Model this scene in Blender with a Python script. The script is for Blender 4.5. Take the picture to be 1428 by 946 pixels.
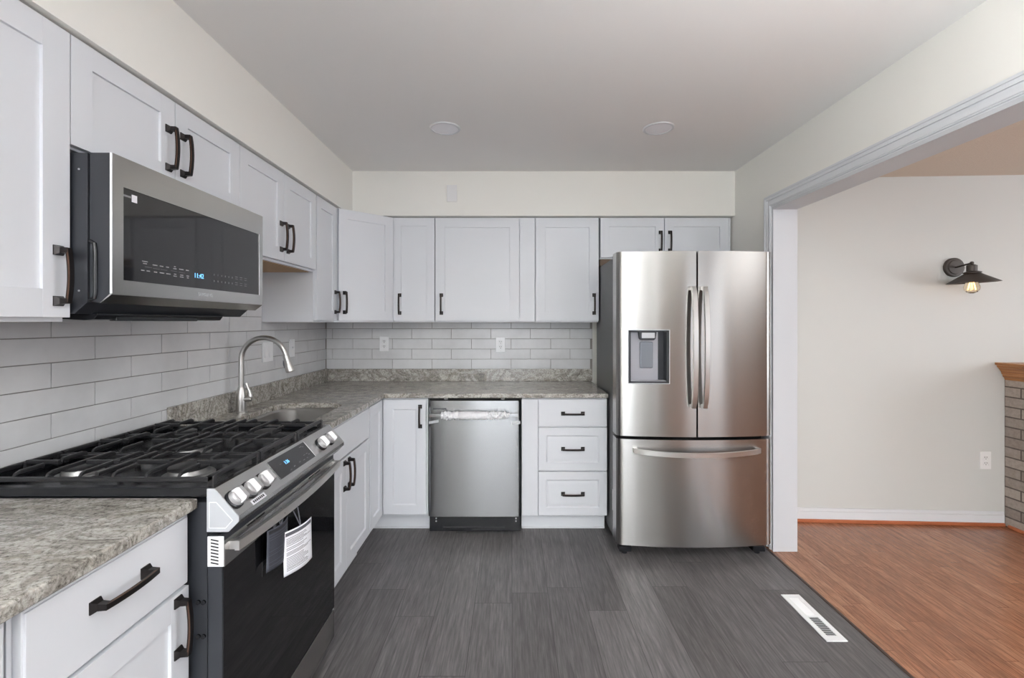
import bpy, bmesh, math, random
from mathutils import Matrix, Vector, noise as mnoise
random.seed(7)
PI = math.pi
scene = bpy.context.scene
for o in list(bpy.data.objects):
    bpy.data.objects.remove(o)
C = scene.collection

# ------------------------------------------------------------------ camera, world, lights, exposure
EYE = 1.372
cd = bpy.data.cameras.new('camera')
cd.sensor_width = 36.0
cd.lens = 36.0 * 645.0 / 1428.0
cd.shift_y = -23.0 / 1428.0
cd.clip_start = 0.02
cam = bpy.data.objects.new('camera', cd)
cam.location = (0, 0, EYE)
cam.rotation_euler = (PI / 2, 0, 0)
C.objects.link(cam)
scene.camera = cam

scene.view_settings.view_transform = 'Standard'
scene.view_settings.look = 'None'
scene.view_settings.gamma = 1
scene.view_settings.exposure = 0.54
scene.view_settings.use_curve_mapping = False

w = bpy.data.worlds.new('sky')
scene.world = w
w.use_nodes = True
w.node_tree.nodes['Background'].inputs[0].default_value = (0.80, 0.88, 1.0, 1)
w.node_tree.nodes['Background'].inputs[1].default_value = 1.0


def area(name, loc, rot, sx, sy, power, col=(1, 1, 1)):
    l = bpy.data.lights.new(name, 'AREA')
    l.shape = 'RECTANGLE'
    l.size = sx
    l.size_y = sy
    l.energy = power
    l.color = col
    o = bpy.data.objects.new(name, l)
    o.location = loc
    o.rotation_euler = rot
    C.objects.link(o)
    return o


# daylight through the glass door behind the camera and the windows of the next room
area('daylight_kitchen', (-0.2, -4.86, 1.2), (PI / 2, 0, 0), 1.6, 2.05, 42, (0.93, 0.965, 1.0))
area('daylight_dining', (3.85, -3.26, 1.3), (PI / 2, 0, 0), 1.9, 1.5, 15, (0.97, 0.98, 1.0))
area('daylight_side', (5.16, 1.2, 1.45), (PI / 2, 0, PI / 2), 1.75, 1.35, 30, (0.95, 0.975, 1.0))
# added fill lights without fixtures: two uplights on the kitchen ceiling, one tilted fill
area('ceiling_uplight', (-0.1, -2.7, 1.0), (PI, 0, 0), 1.8, 1.8, 300, (0.98, 0.99, 1.0)).data.spread = math.radians(110)
area('ceiling_uplight_fill', (0.9, 0.35, 1.7), (PI, 0, 0), 0.6, 0.6, 17, (0.98, 0.99, 1.0))
area('fill_dining', (2.75, 0.5, 2.30), (0, math.radians(38), 0), 1.2, 1.6, 20, (0.98, 0.99, 1.0))  # added to brighten the left cabinets; no fixture hangs here

# ------------------------------------------------------------------ materials


def lin(c):
    return tuple((x / 12.92 if x <= 0.04045 else ((x + 0.055) / 1.055) ** 2.4) for x in c)


def rgb(r, g, b):
    return lin((r / 255, g / 255, b / 255)) + (1,)


class NT:
    def __init__(s, name):
        s.m = bpy.data.materials.new(name)
        s.m.use_nodes = True
        s.t = s.m.node_tree
        s.b = s.t.nodes['Principled BSDF']

    def n(s, typ, **kw):
        nd = s.t.nodes.new(typ)
        for k, v in kw.items():
            setattr(nd, k, v)
        return nd

    def l(s, a, b):
        s.t.links.new(a, b)

    def inp(s, nd, **kw):
        for k, v in kw.items():
            nd.inputs[k.replace('_', ' ')].default_value = v

    def coords(s, scale=(1, 1, 1), rot=(0, 0, 0)):
        tc = s.n('ShaderNodeTexCoord')
        mp = s.n('ShaderNodeMapping')
        mp.inputs['Scale'].default_value = scale
        mp.inputs['Rotation'].default_value = rot
        s.l(tc.outputs['Object'], mp.inputs['Vector'])
        return mp.outputs['Vector']

    def noise(s, vec, scale, detail=4, rough=0.5, dist=0.0):
        nd = s.n('ShaderNodeTexNoise')
        s.l(vec, nd.inputs['Vector'])
        nd.inputs['Scale'].default_value = scale
        nd.inputs['Detail'].default_value = detail
        nd.inputs['Roughness'].default_value = rough
        nd.inputs['Distortion'].default_value = dist
        return nd.outputs['Fac']

    def ramp(s, fac, stops):
        r = s.n('ShaderNodeValToRGB')
        e = r.color_ramp.elements
        while len(e) < len(stops):
            e.new(0.5)
        for el, (p, c) in zip(e, stops):
            el.position = p
            el.color = c if len(c) == 4 else tuple(c) + (1,)
        s.l(fac, r.inputs['Fac'])
        return r.outputs['Color']

    def mix(s, fac, a, b, mode='MIX'):
        m = s.n('ShaderNodeMix', data_type='RGBA', blend_type=mode)
        if isinstance(fac, (int, float)):
            m.inputs[0].default_value = fac
        else:
            s.l(fac, m.inputs[0])
        for i, v in ((6, a), (7, b)):
            if isinstance(v, tuple):
                m.inputs[i].default_value = v
            else:
                s.l(v, m.inputs[i])
        return m.outputs[2]

    def bump(s, h, strength=0.1, dist=0.01):
        b = s.n('ShaderNodeBump')
        b.inputs['Strength'].default_value = strength
        b.inputs['Distance'].default_value = dist
        s.l(h, b.inputs['Height'])
        s.l(b.outputs['Normal'], s.b.inputs['Normal'])


def paint(name, col, rough=0.5, metal=0.0, bump=0.0, bscale=200, var=0.03, coat=0.0):
    t = NT(name)
    v = t.coords()
    nz = t.noise(v, 3.0, 3)
    c2 = tuple(x * (1 - var) for x in col[:3]) + (1,)
    t.l(t.mix(nz, col, c2), t.b.inputs['Base Color'])
    t.b.inputs['Roughness'].default_value = rough
    t.b.inputs['Metallic'].default_value = metal
    if coat:
        t.b.inputs['Coat Weight'].default_value = coat
        t.b.inputs['Coat Roughness'].default_value = 0.05
    if bump:
        t.bump(t.noise(v, bscale, 2), bump, 0.002)
    return t.m


def steel(name, col, rough, scale, bstr=0.02, aniso=0.0):
    t = NT(name)
    v = t.coords(scale)
    nz = t.noise(v, 1.0, 3, 0.6)
    t.l(t.mix(nz, tuple(x * 0.93 for x in col[:3]) + (1,), col), t.b.inputs['Base Color'])
    t.b.inputs['Metallic'].default_value = 1.0
    t.b.inputs['Roughness'].default_value = rough
    t.bump(nz, bstr, 0.001)
    if aniso:
        tg = t.n('ShaderNodeTangent', direction_type='RADIAL', axis='Z')
        t.l(tg.outputs[0], t.b.inputs['Tangent'])
        t.b.inputs['Anisotropic'].default_value = aniso
        t.b.inputs['Anisotropic Rotation'].default_value = 0.25
    return t.m


def emit(name, col, strength):
    t = NT(name)
    t.b.inputs['Base Color'].default_value = (0, 0, 0, 1)
    t.b.inputs['Emission Color'].default_value = col
    t.b.inputs['Emission Strength'].default_value = strength
    return t.m


M = {}
M['cab'] = paint('cabinet_white', (0.725, 0.745, 0.785, 1), 0.38, bump=0.015, bscale=90, var=0.01)
M['wall'] = paint('wall_cream', (0.87, 0.86, 0.815, 1), 0.6, bump=0.04, bscale=220, var=0.02)
M['wall_grey'] = paint('wall_greige', (0.60, 0.61, 0.595, 1), 0.6, bump=0.04, bscale=220, var=0.02)
M['wall_dimmed'] = paint('wall_dimmed_reflection', (0.27, 0.27, 0.265, 1), 0.6)  # unseen walls darkened to dim their reflection in the refrigerator doors
M['ceil'] = paint('ceiling_white', (0.88, 0.875, 0.865, 1), 0.8, bump=0.08, bscale=160, var=0.02)
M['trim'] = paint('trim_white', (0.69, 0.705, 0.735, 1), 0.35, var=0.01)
M['jamb'] = paint('jamb_white_dimmed', (0.56, 0.575, 0.605, 1), 0.35, var=0.01)  # trim white darkened to offset the strong light on the opening
M['taupe'] = paint('wood_panelling', (0.30, 0.215, 0.17, 1), 0.5, var=0.25)
M['bronze'] = paint('bronze_dark', (0.030, 0.026, 0.026, 1), 0.36, metal=0.7, var=0.3)
M['copper'] = paint('bronze_worn_edge', (0.17, 0.095, 0.065, 1), 0.4, metal=0.8, var=0.3)
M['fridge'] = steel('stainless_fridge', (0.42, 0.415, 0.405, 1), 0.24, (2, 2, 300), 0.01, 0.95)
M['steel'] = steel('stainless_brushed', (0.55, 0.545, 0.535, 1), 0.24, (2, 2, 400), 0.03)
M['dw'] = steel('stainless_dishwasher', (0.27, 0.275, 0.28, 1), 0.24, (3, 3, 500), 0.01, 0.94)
M['satin'] = steel('satin_nickel', (0.52, 0.51, 0.495, 1), 0.33, (40, 40, 40), 0.01)
M['bar'] = steel('range_handle', (0.74, 0.73, 0.71, 1), 0.42, (40, 40, 40), 0.01)
M['knob'] = paint('knob_silver', (0.50, 0.50, 0.51, 1), 0.5, metal=0.55, var=0.03)
M['silver'] = paint('silver_plastic', (0.52, 0.54, 0.57, 1), 0.45, metal=0.2, var=0.02)
M['fridge_side'] = paint('fridge_side_grey', (0.105, 0.105, 0.108, 1), 0.42, metal=0.3, bump=0.05, bscale=700, var=0.05)
M['black'] = paint('black_enamel', (0.012, 0.013, 0.016, 1), 0.22, var=0.1)
M['side'] = paint('black_side_panel', (0.030, 0.033, 0.040, 1), 0.38, var=0.1)
M['iron'] = paint('cast_iron', (0.020, 0.020, 0.022, 1), 0.33, bump=0.05, bscale=500, var=0.2)
M['glass'] = paint('black_glass', (0.006, 0.006, 0.007, 1), 0.04, var=0.1)
M['mwglass'] = paint('microwave_glass', (0.014, 0.014, 0.016, 1), 0.05, var=0.05, coat=0.3)
M['dark'] = paint('dark_void', (0.01, 0.01, 0.01, 1), 0.7, var=0.1)
M['burner'] = paint('burner_aluminium', (0.32, 0.32, 0.32, 1), 0.4, metal=0.8, var=0.1)
M['plate'] = paint('outlet_white', (0.86, 0.87, 0.89, 1), 0.3, var=0.01)
M['plate_wall'] = paint('plate_off_white', (0.80, 0.80, 0.80, 1), 0.4, var=0.01)
M['vent'] = paint('vent_white', (0.88, 0.89, 0.90, 1), 0.35, var=0.01)
M['paper'] = paint('paper_white', (0.84, 0.85, 0.90, 1), 0.6, var=0.02)
M['paper_back'] = paint('paper_shaded', (0.06, 0.065, 0.085, 1), 0.5, var=0.1)  # back of a tag in shadow; the shade is in its colour
M['ink'] = paint('ink_grey', (0.10, 0.10, 0.12, 1), 0.6, var=0.1)
M['ink_black'] = paint('ink_black', (0.02, 0.02, 0.025, 1), 0.6, var=0.1)
M['print'] = paint('panel_print', (0.34, 0.34, 0.35, 1), 0.5, var=0.02)
M['print_dim'] = paint('panel_print_dim', (0.16, 0.16, 0.17, 1), 0.5, var=0.02)
M['blue'] = emit('display_blue', (0.16, 0.50, 1.0, 1), 1.6)
M['foam'] = paint('foam_wrap', (0.86, 0.86, 0.88, 1), 0.45, bump=0.3, bscale=80, var=0.05)
M['tape'] = paint('clear_tape', (0.62, 0.64, 0.66, 1), 0.3, var=0.05)
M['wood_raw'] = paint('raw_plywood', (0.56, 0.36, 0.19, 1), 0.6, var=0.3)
M['wood_brown'] = paint('brown_plywood', (0.20, 0.135, 0.09, 1), 0.6, var=0.3)  # darker brown plywood, under the cabinet above the refrigerator
M['lavender'] = paint('dispenser_grey', (0.33, 0.335, 0.37, 1), 0.35, var=0.02)
M['paddle'] = paint('dispenser_paddle', (0.20, 0.22, 0.25, 1), 0.25, metal=0.2, var=0.05)
M['diffuser'] = paint('light_lens', (0.93, 0.93, 0.97, 1), 0.4, var=0.01)
M['shade'] = paint('shade_bronze', (0.075, 0.062, 0.055, 1), 0.45, metal=0.4, var=0.2)


def m_granite(name):
    t = NT(name)
    v = t.coords((1, 1, 1), (0.3, 0.2, 0.4))
    vs = t.coords((1.0, 2.3, 1.6), (0.1, 0.3, -0.5))
    flow = t.noise(vs, 4.6, 10, 0.66, 1.1)
    base = t.ramp(flow, [(0.27, rgb(104, 100, 94)), (0.38, rgb(168, 161, 150)), (0.47, rgb(212, 208, 200)),
                         (0.55, rgb(162, 156, 148)), (0.64, rgb(214, 211, 204)), (0.80, rgb(164, 146, 126))])
    streak = t.noise(t.coords((9, 46, 30), (0.1, 0.3, -0.5)), 1.0, 7, 0.72, 0.8)
    st = t.ramp(streak, [(0.33, (0.42, 0.41, 0.39, 1)), (0.46, (0.86, 0.85, 0.83, 1)), (0.60, (1.08, 1.08, 1.07, 1))])
    c = t.mix(0.9, base, st, 'MULTIPLY')
    grain = t.ramp(t.noise(v, 105, 4, 0.75), [(0.36, (0.34, 0.33, 0.31, 1)), (0.46, (0.95, 0.95, 0.94, 1)), (0.60, (1.28, 1.28, 1.28, 1))])
    c = t.mix(0.9, c, grain, 'MULTIPLY')
    c = t.mix(1.0, c, (0.715, 0.72, 0.735, 1), 'MULTIPLY')
    t.l(c, t.b.inputs['Base Color'])
    t.b.inputs['Roughness'].default_value = 0.16
    return t.m


M['granite'] = m_granite('granite_polished')


def m_planks(name, roww, length, c_lo, c_hi, grain_lo, rough, gap, gscale, offset, gap_col, bstr=0.08):
    t = NT(name)
    tc = t.n('ShaderNodeTexCoord')
    sep = t.n('ShaderNodeSeparateXYZ')
    t.l(tc.outputs['Object'], sep.inputs[0])
    cmb = t.n('ShaderNodeCombineXYZ')
    t.l(sep.outputs['Y'], cmb.inputs['X'])
    t.l(sep.outputs['X'], cmb.inputs['Y'])
    # each row of planks starts at its own random place
    dv_ = t.n('ShaderNodeMath', operation='DIVIDE')
    t.l(sep.outputs['X'], dv_.inputs[0])
    dv_.inputs[1].default_value = roww
    fl = t.n('ShaderNodeMath', operation='FLOOR')
    t.l(dv_.outputs[0], fl.inputs[0])
    wn = t.n('ShaderNodeTexWhiteNoise', noise_dimensions='1D')
    t.l(fl.outputs[0], wn.inputs['W'])
    ma = t.n('ShaderNodeMath', operation='MULTIPLY_ADD')
    t.l(wn.outputs['Value'], ma.inputs[0])
    ma.inputs[1].default_value = length * 7.0
    t.l(sep.outputs['Y'], ma.inputs[2])
    t.l(ma.outputs[0], cmb.inputs['X'])
    br = t.n('ShaderNodeTexBrick')
    br.offset = 0.0
    t.l(cmb.outputs[0], br.inputs['Vector'])
    t.inp(br, Color1=(0, 0, 0, 1), Color2=(1, 1, 1, 1), Mortar=(0.5, 0.5, 0.5, 1), Scale=1.0,
          Mortar_Size=gap, Mortar_Smooth=0.1, Bias=0.0, Brick_Width=length, Row_Height=roww)
    # every plank shifts the grain
    mul = t.n('ShaderNodeVectorMath', operation='MULTIPLY_ADD')
    t.l(br.outputs['Color'], mul.inputs[0])
    mul.inputs[1].default_value = (7.3, 5.1, 3.7)
    t.l(tc.outputs['Object'], mul.inputs[2])
    mp = t.n('ShaderNodeMapping')
    mp.inputs['Scale'].default_value = (gscale, gscale * 0.075, 1)
    t.l(mul.outputs[0], mp.inputs['Vector'])
    g1 = t.noise(mp.outputs['Vector'], 1.0, 8, 0.68, 1.6)
    mp2 = t.n('ShaderNodeMapping')
    mp2.inputs['Scale'].default_value = (gscale * 5, gscale * 0.30, 1)
    t.l(mul.outputs[0], mp2.inputs['Vector'])
    g2 = t.noise(mp2.outputs['Vector'], 1.0, 4, 0.6)
    plank = t.mix(br.outputs['Color'], c_lo, c_hi)
    gr = t.ramp(g1, [(0.30, grain_lo), (0.52, (1, 1, 1, 1)), (0.70, (1.22, 1.22, 1.22, 1))])
    c = t.mix(0.9, plank, gr, 'MULTIPLY')
    gr2 = t.ramp(g2, [(0.36, (0.60, 0.60, 0.60, 1)), (0.55, (1, 1, 1, 1)), (0.68, (1.35, 1.35, 1.35, 1))])
    c = t.mix(0.75, c, gr2, 'MULTIPLY')
    c = t.mix(br.outputs['Fac'], c, gap_col)
    t.l(c, t.b.inputs['Base Color'])
    t.b.inputs['Roughness'].default_value = rough
    t.bump(g2, bstr, 0.0015)
    return t.m


M['vinyl'] = m_planks('vinyl_plank_grey', 0.182, 1.22, rgb(90, 87, 87), rgb(107, 104, 104), (0.62, 0.62, 0.63, 1),
                      0.42, 0.0012, 26, 0.37, rgb(52, 51, 51))
M['oak'] = m_planks('oak_strip_floor', 0.057, 0.85, rgb(146, 98, 72), rgb(164, 116, 88), (0.60, 0.52, 0.46, 1),
                    0.26, 0.0010, 50, 0.41, rgb(96, 54, 36), 0.05)


def m_wood(name, c1, c2, scale, rough=0.4):
    t = NT(name)
    v = t.coords(scale)
    g = t.noise(v, 1.0, 6, 0.65, 0.5)
    t.l(t.ramp(g, [(0.3, c1), (0.6, c2)]), t.b.inputs['Base Color'])
    t.b.inputs['Roughness'].default_value = rough
    t.bump(g, 0.1, 0.002)
    return t.m


M['mantel'] = m_wood('mantel_oak', rgb(124, 80, 46), rgb(176, 124, 78), (6, 3, 70))
M['shoe'] = m_wood('shoe_wood', rgb(150, 84, 52), rgb(178, 104, 68), (4, 30, 30))

t = NT('ceramic_tile')
v = t.coords()
t.l(t.ramp(t.noise(v, 2.6, 5, 0.6), [(0.35, rgb(201, 202, 204)), (0.65, rgb(218, 219, 221))]), t.b.inputs['Base Color'])
t.b.inputs['Roughness'].default_value = 0.22
t.b.inputs['Specular IOR Level'].default_value = 0.4
t.bump(t.noise(v, 10, 2), 0.02, 0.004)
M['tile'] = t.m
M['grout'] = paint('grout_grey', rgb(146, 142, 138), 0.85, var=0.08)

t = NT('brick_painted')
v = t.coords()
sep = t.n('ShaderNodeSeparateXYZ')
t.l(v, sep.inputs[0])
ad = t.n('ShaderNodeMath', operation='ADD')
t.l(sep.outputs['X'], ad.inputs[0])
t.l(sep.outputs['Y'], ad.inputs[1])
cmb = t.n('ShaderNodeCombineXYZ')
t.l(ad.outputs[0], cmb.inputs['X'])
t.l(sep.outputs['Z'], cmb.inputs['Y'])
br = t.n('ShaderNodeTexBrick')
t.l(cmb.outputs[0], br.inputs['Vector'])
t.inp(br, Color1=rgb(166, 156, 148), Color2=rgb(136, 126, 120), Mortar=rgb(92, 84, 78), Scale=1.0, Mortar_Size=0.005,
      Mortar_Smooth=0.2, Bias=0.0, Brick_Width=0.205, Row_Height=0.0672)
nz = t.noise(v, 40, 5, 0.7)
t.l(t.mix(0.7, br.outputs['Color'], t.ramp(nz, [(0.3, (0.7, 0.69, 0.67, 1)), (0.6, (1.08, 1.08, 1.08, 1))]), 'MULTIPLY'), t.b.inputs['Base Color'])
t.b.inputs['Roughness'].default_value = 0.8
inv = t.n('ShaderNodeMath', operation='SUBTRACT')
inv.inputs[0].default_value = 1.0
t.l(br.outputs['Fac'], inv.inputs[1])
t.bump(inv.outputs[0], 0.6, 0.008)
M['brick'] = t.m

t = NT('popcorn_ceiling')
v = t.coords()
t.b.inputs['Base Color'].default_value = (0.66, 0.57, 0.48, 1)  # warm bounce from the oak floor is put into this tan
t.b.inputs['Roughness'].default_value = 0.9
t.bump(t.noise(v, 90, 4, 0.7), 0.6, 0.01)
M['popcorn'] = t.m

t = NT('clear_bulb')
t.b.inputs['Base Color'].default_value = (1, 0.86, 0.66, 1)
t.b.inputs['Transmission Weight'].default_value = 1.0
t.b.inputs['Roughness'].default_value = 0.02
t.b.inputs['IOR'].default_value = 1.15
M['bulb'] = t.m
M['filament'] = emit('filament_amber', (1.0, 0.55, 0.16, 1), 5.0)

t = NT('window_glass')
t.b.inputs['Base Color'].default_value = (1, 1, 1, 1)
t.b.inputs['Transmission Weight'].default_value = 1.0
t.b.inputs['Roughness'].default_value = 0.0
t.b.inputs['IOR'].default_value = 1.01
M['pane'] = t.m

# ------------------------------------------------------------------ mesh helpers


def rootmat(o):
    m = Matrix.Identity(4)
    while o is not None:
        m = Matrix.Translation(o.location) @ o.rotation_euler.to_matrix().to_4x4() @ m
        o = o.parent
    return m


class MB:
    def __init__(s):
        s.bm = bmesh.new()

    def _bev(s, verts, bev, seg=2):
        if bev > 0:
            es = set()
            for v in verts:
                es.update(v.link_edges)
            bmesh.ops.bevel(s.bm, geom=list(es), offset=bev, segments=seg, affect='EDGES', profile=0.5)

    def box(s, x0, x1, y0, y1, z0, z1, bev=0.0, seg=2, mat=None):
        m = Matrix.Translation(((x0 + x1) / 2, (y0 + y1) / 2, (z0 + z1) / 2)) @ Matrix.Diagonal((abs(x1 - x0), abs(y1 - y0), abs(z1 - z0), 1))
        if mat is not None:
            m = mat @ m
        r = bmesh.ops.create_cube(s.bm, size=1.0, matrix=m)
        s._bev(r['verts'], bev, seg)
        return s

    def loft(s, rings, cap=True, closed=False):
        vr = [[s.bm.verts.new(p) for p in ring] for ring in rings]
        n = len(vr[0])
        pairs = list(zip(vr[:-1], vr[1:]))
        if closed:
            pairs.append((vr[-1], vr[0]))
        for a, b in pairs:
            for i in range(n):
                j = (i + 1) % n
                s.bm.faces.new((a[i], a[j], b[j], b[i]))
        if cap and not closed:
            s.bm.faces.new(list(reversed(vr[0])))
            s.bm.faces.new(vr[-1])
        return s

    def cyl(s, p0, p1, r0, r1=None, n=24):
        n = max(n, 18)
        return s.tube([p0, p1], [r0, r0 if r1 is None else r1], n)

    def tube(s, pts, radii, n=18, cap=True):
        n = max(n, 16)
        pts = [Vector(p) for p in pts]
        if not isinstance(radii, (list, tuple)):
            radii = [radii] * len(pts)
        rings = []
        up = None
        for i, p in enumerate(pts):
            d = (pts[min(i + 1, len(pts) - 1)] - pts[max(i - 1, 0)])
            if d.length < 1e-9:
                d = Vector((0, 0, 1))
            d.normalize()
            if up is None:
                up = Vector((0, 0, 1)) if abs(d.z) < 0.9 else Vector((1, 0, 0))
            a = d.cross(up)
            if a.length < 1e-6:
                a = d.cross(Vector((0, 1, 0)))
            a.normalize()
            up = a.cross(d).normalized()
            rings.append([p + radii[i] * (math.cos(2 * PI * k / n) * a + math.sin(2 * PI * k / n) * up) for k in range(n)])
        return s.loft(rings, cap)

    def bar8(s, pts, wv, hv, ch=0.4):
        """like strip, with chamfered edges"""
        rings = []
        a, b = Vector(wv), Vector(hv)
        k = 1 - ch
        for p in pts:
            p = Vector(p)
            rings.append([p - a - b * k, p - a * k - b, p + a * k - b, p + a - b * k, p + a + b * k, p + a * k + b, p - a * k + b, p - a + b * k])
        return s.loft(rings)

    def strip(s, pts, wv, hv, cap=True):
        """rectangular bar swept along pts; wv, hv: half-size vectors or lists of them"""
        rings = []
        for i, p in enumerate(pts):
            a = Vector(wv[i] if isinstance(wv, list) else wv)
            b = Vector(hv[i] if isinstance(hv, list) else hv)
            p = Vector(p)
            rings.append([p - a - b, p + a - b, p + a + b, p - a + b])
        return s.loft(rings, cap)

    def prism(s, poly, axis, a0, a1, bev=0.0):
        """poly: list of 2D points in the two other axes (x,y,z order without axis)"""
        def mk(p, a):
            if axis == 'x':
                return (a, p[0], p[1])
            if axis == 'y':
                return (p[0], a, p[1])
            return (p[0], p[1], a)
        v0 = [s.bm.verts.new(mk(p, a0)) for p in poly]
        v1 = [s.bm.verts.new(mk(p, a1)) for p in poly]
        n = len(poly)
        for i in range(n):
            j = (i + 1) % n
            s.bm.faces.new((v0[i], v0[j], v1[j], v1[i]))
        s.bm.faces.new(list(reversed(v0)))
        s.bm.faces.new(v1)
        s._bev(v0 + v1, bev)
        return s

    def lathe(s, prof, c, axis='z', n=32, cap=True):
        rings = []
        for r, h in prof:
            ring = []
            for k in range(n):
                a = 2 * PI * k / n
                u, v2 = r * math.cos(a), r * math.sin(a)
                if axis == 'z':
                    ring.append((c[0] + u, c[1] + v2, c[2] + h))
                elif axis == 'y':
                    ring.append((c[0] + u, c[1] + h, c[2] + v2))
                else:
                    ring.append((c[0] + h, c[1] + u, c[2] + v2))
            rings.append(ring)
        return s.loft(rings, cap)

    def xf(s, m):
        bmesh.ops.transform(s.bm, matrix=m, verts=s.bm.verts)
        return s

    def build(s, name, mat, parent=None, world=False, origin=None, smooth=True):
        bm = s.bm
        bmesh.ops.recalc_face_normals(bm, faces=bm.faces)
        if world and parent is not None:
            bmesh.ops.transform(bm, matrix=rootmat(parent).inverted(), verts=bm.verts)
        if origin is not None:
            bmesh.ops.translate(bm, vec=-Vector(origin), verts=bm.verts)
        if smooth:
            for f in bm.faces:
                f.smooth = True
            for e in bm.edges:
                if len(e.link_faces) == 2 and e.calc_face_angle(0) > 0.42:
                    e.smooth = False
        me = bpy.data.meshes.new(name)
        bm.to_mesh(me)
        bm.free()
        me.materials.append(mat)
        o = bpy.data.objects.new(name, me)
        if origin is not None:
            o.location = origin
        o.parent = parent
        C.objects.link(o)
        if smooth:
            wn = o.modifiers.new('weighted_normals', 'WEIGHTED_NORMAL')
            wn.keep_sharp = True
        return o


def tag(o, label, cat, group=None):
    o['label'] = label
    o['category'] = cat
    if group:
        o['group'] = group
    return o


def thing(name, label, cat, loc, rotz=0.0, group=None):
    o = bpy.data.objects.new(name, None)
    o.empty_display_size = 0.1
    o.location = loc
    o.rotation_euler = (0, 0, rotz)
    C.objects.link(o)
    return tag(o, label, cat, group)


def struct(o):
    o['kind'] = 'structure'
    return o


def text_mesh(body, size, depth=0.0004):
    cu = bpy.data.curves.new('text', 'FONT')
    cu.body = body
    cu.size = size
    cu.extrude = depth
    cu.align_x = 'CENTER'
    cu.align_y = 'CENTER'
    ob = bpy.data.objects.new('text', cu)
    C.objects.link(ob)
    dg = bpy.context.evaluated_depsgraph_get()
    me = bpy.data.meshes.new_from_object(ob.evaluated_get(dg))
    bpy.data.objects.remove(ob)
    b = MB()
    b.bm.from_mesh(me)
    return b


# ------------------------------------------------------------------ the room
XL, XR, YB, ZC = -1.47, 1.575, 3.646, 2.442
YR = -4.8
YD = -3.0

struct(MB().box(XL - 0.1, 1.545, YR - 0.1, YB + 0.1, -0.08, 0).build('floor', M['vinyl'], smooth=False))
struct(MB().box(1.545, 5.3, YR - 0.1, 3.4, -0.08, 0).build('floor_dining', M['oak'], smooth=False))
struct(MB().box(1.538, 1.552, YR, 2.80, 0, 0.0025).build('trim_1', paint('floor_edge_brown', (0.055, 0.03, 0.02, 1), 0.5)))
struct(MB().box(XL - 0.1, 1.64, YR - 0.1, YB + 0.1, ZC, ZC + 0.08).build('ceiling', M['ceil'], smooth=False))
struct(MB().box(XL - 0.1, XL, YR - 0.1, YB + 0.1, 0, ZC).build('wall_left', M['wall'], smooth=False))
struct(MB().box(XL, 1.70, YB, YB + 0.1, 0, ZC).build('wall_back', M['wall'], smooth=False))
b = MB()
b.box(XL, -1.126, YR, YB, 2.127, ZC)
b.box(-1.126, XR, 3.267, YB, 2.127, ZC)
struct(b.build('wall_soffit', M['wall'], smooth=False))
JY = 2.780   # far face of the opening
b = MB()
b.box(XR, 1.700, JY, YB, 0, ZC)
b.box(XR, 1.700, -2.9, JY, 2.066, ZC)
struct(b.build('wall_right', M['wall'], smooth=False))
struct(MB().box(XR, 1.700, YR, -2.9, 0, ZC).build('wall_right_rear', M['wall_dimmed'], smooth=False))
# rear wall of the kitchen with the opening of the glass door
b = MB()
b.box(XL, -1.02, YR - 0.1, YR, 0, ZC)
b.box(0.62, XR, YR - 0.1, YR, 0, ZC)
b.box(-1.02, 0.62, YR - 0.1, YR, 2.24, ZC)
b.box(-1.02, 0.62, YR - 0.1, YR, 0, 0.15)
struct(b.build('wall_rear', M['wall_dimmed'], smooth=False))
b = MB()
for x0, x1 in ((-1.02, -0.96), (-0.23, -0.17), (0.56, 0.62)):
    b.box(x0, x1, YR - 0.04, YR, 0.15, 2.24)
b.box(-0.96, 0.56, YR - 0.04, YR, 2.18, 2.24)
b.box(-0.96, 0.56, YR - 0.04, YR, 0.15, 0.21)
struct(b.build('window_1', M['trim'], smooth=False))
# next room
b = MB()
p0, p1 = Vector((1.70, 3.205, 0)), Vector((5.3, 3.02, 0))
b.prism([(1.70, 3.205), (5.3, 3.02), (5.3, 3.3), (1.70, 3.3)], 'z', 0, ZC)
struct(b.build('wall_dining_back', M['wall_grey'], smooth=False))
b = MB()
b.box(5.2, 5.3, YD - 0.2, 0.3, 0, ZC)
b.box(5.2, 5.3, 2.1, 3.1, 0, ZC)
b.box(5.2, 5.3, 0.3, 2.1, 0, 0.75)
b.box(5.2, 5.3, 0.3, 2.1, 2.15, ZC)
struct(b.build('wall_dining_right', M['taupe'], smooth=False))
b = MB()
b.box(1.70, 2.85, YD - 0.3, YD - 0.2, 0, ZC)
b.box(4.85, 5.2, YD - 0.3, YD - 0.2, 0, ZC)
b.box(2.85, 4.85, YD - 0.3, YD - 0.2, 0, 0.5)
b.box(2.85, 4.85, YD - 0.3, YD - 0.2, 2.1, ZC)
struct(b.build('wall_dining_rear', M['wall_grey'], smooth=False))
b = MB()
for x0 in (2.85, 3.82, 4.79):
    b.box(x0, x0 + 0.06, YD - 0.24, YD - 0.2, 0.5, 2.1)
b.box(2.85, 4.85, YD - 0.24, YD - 0.2, 0.5, 0.56)
b.box(2.85, 4.85, YD - 0.24, YD - 0.2, 2.04, 2.1)
struct(b.build('window_2', M['trim'], smooth=False))
struct(MB().box(1.70, 5.3, YD - 0.3, 3.3, 2.367, ZC).build('ceiling_dining', M['popcorn'], smooth=False))

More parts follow.
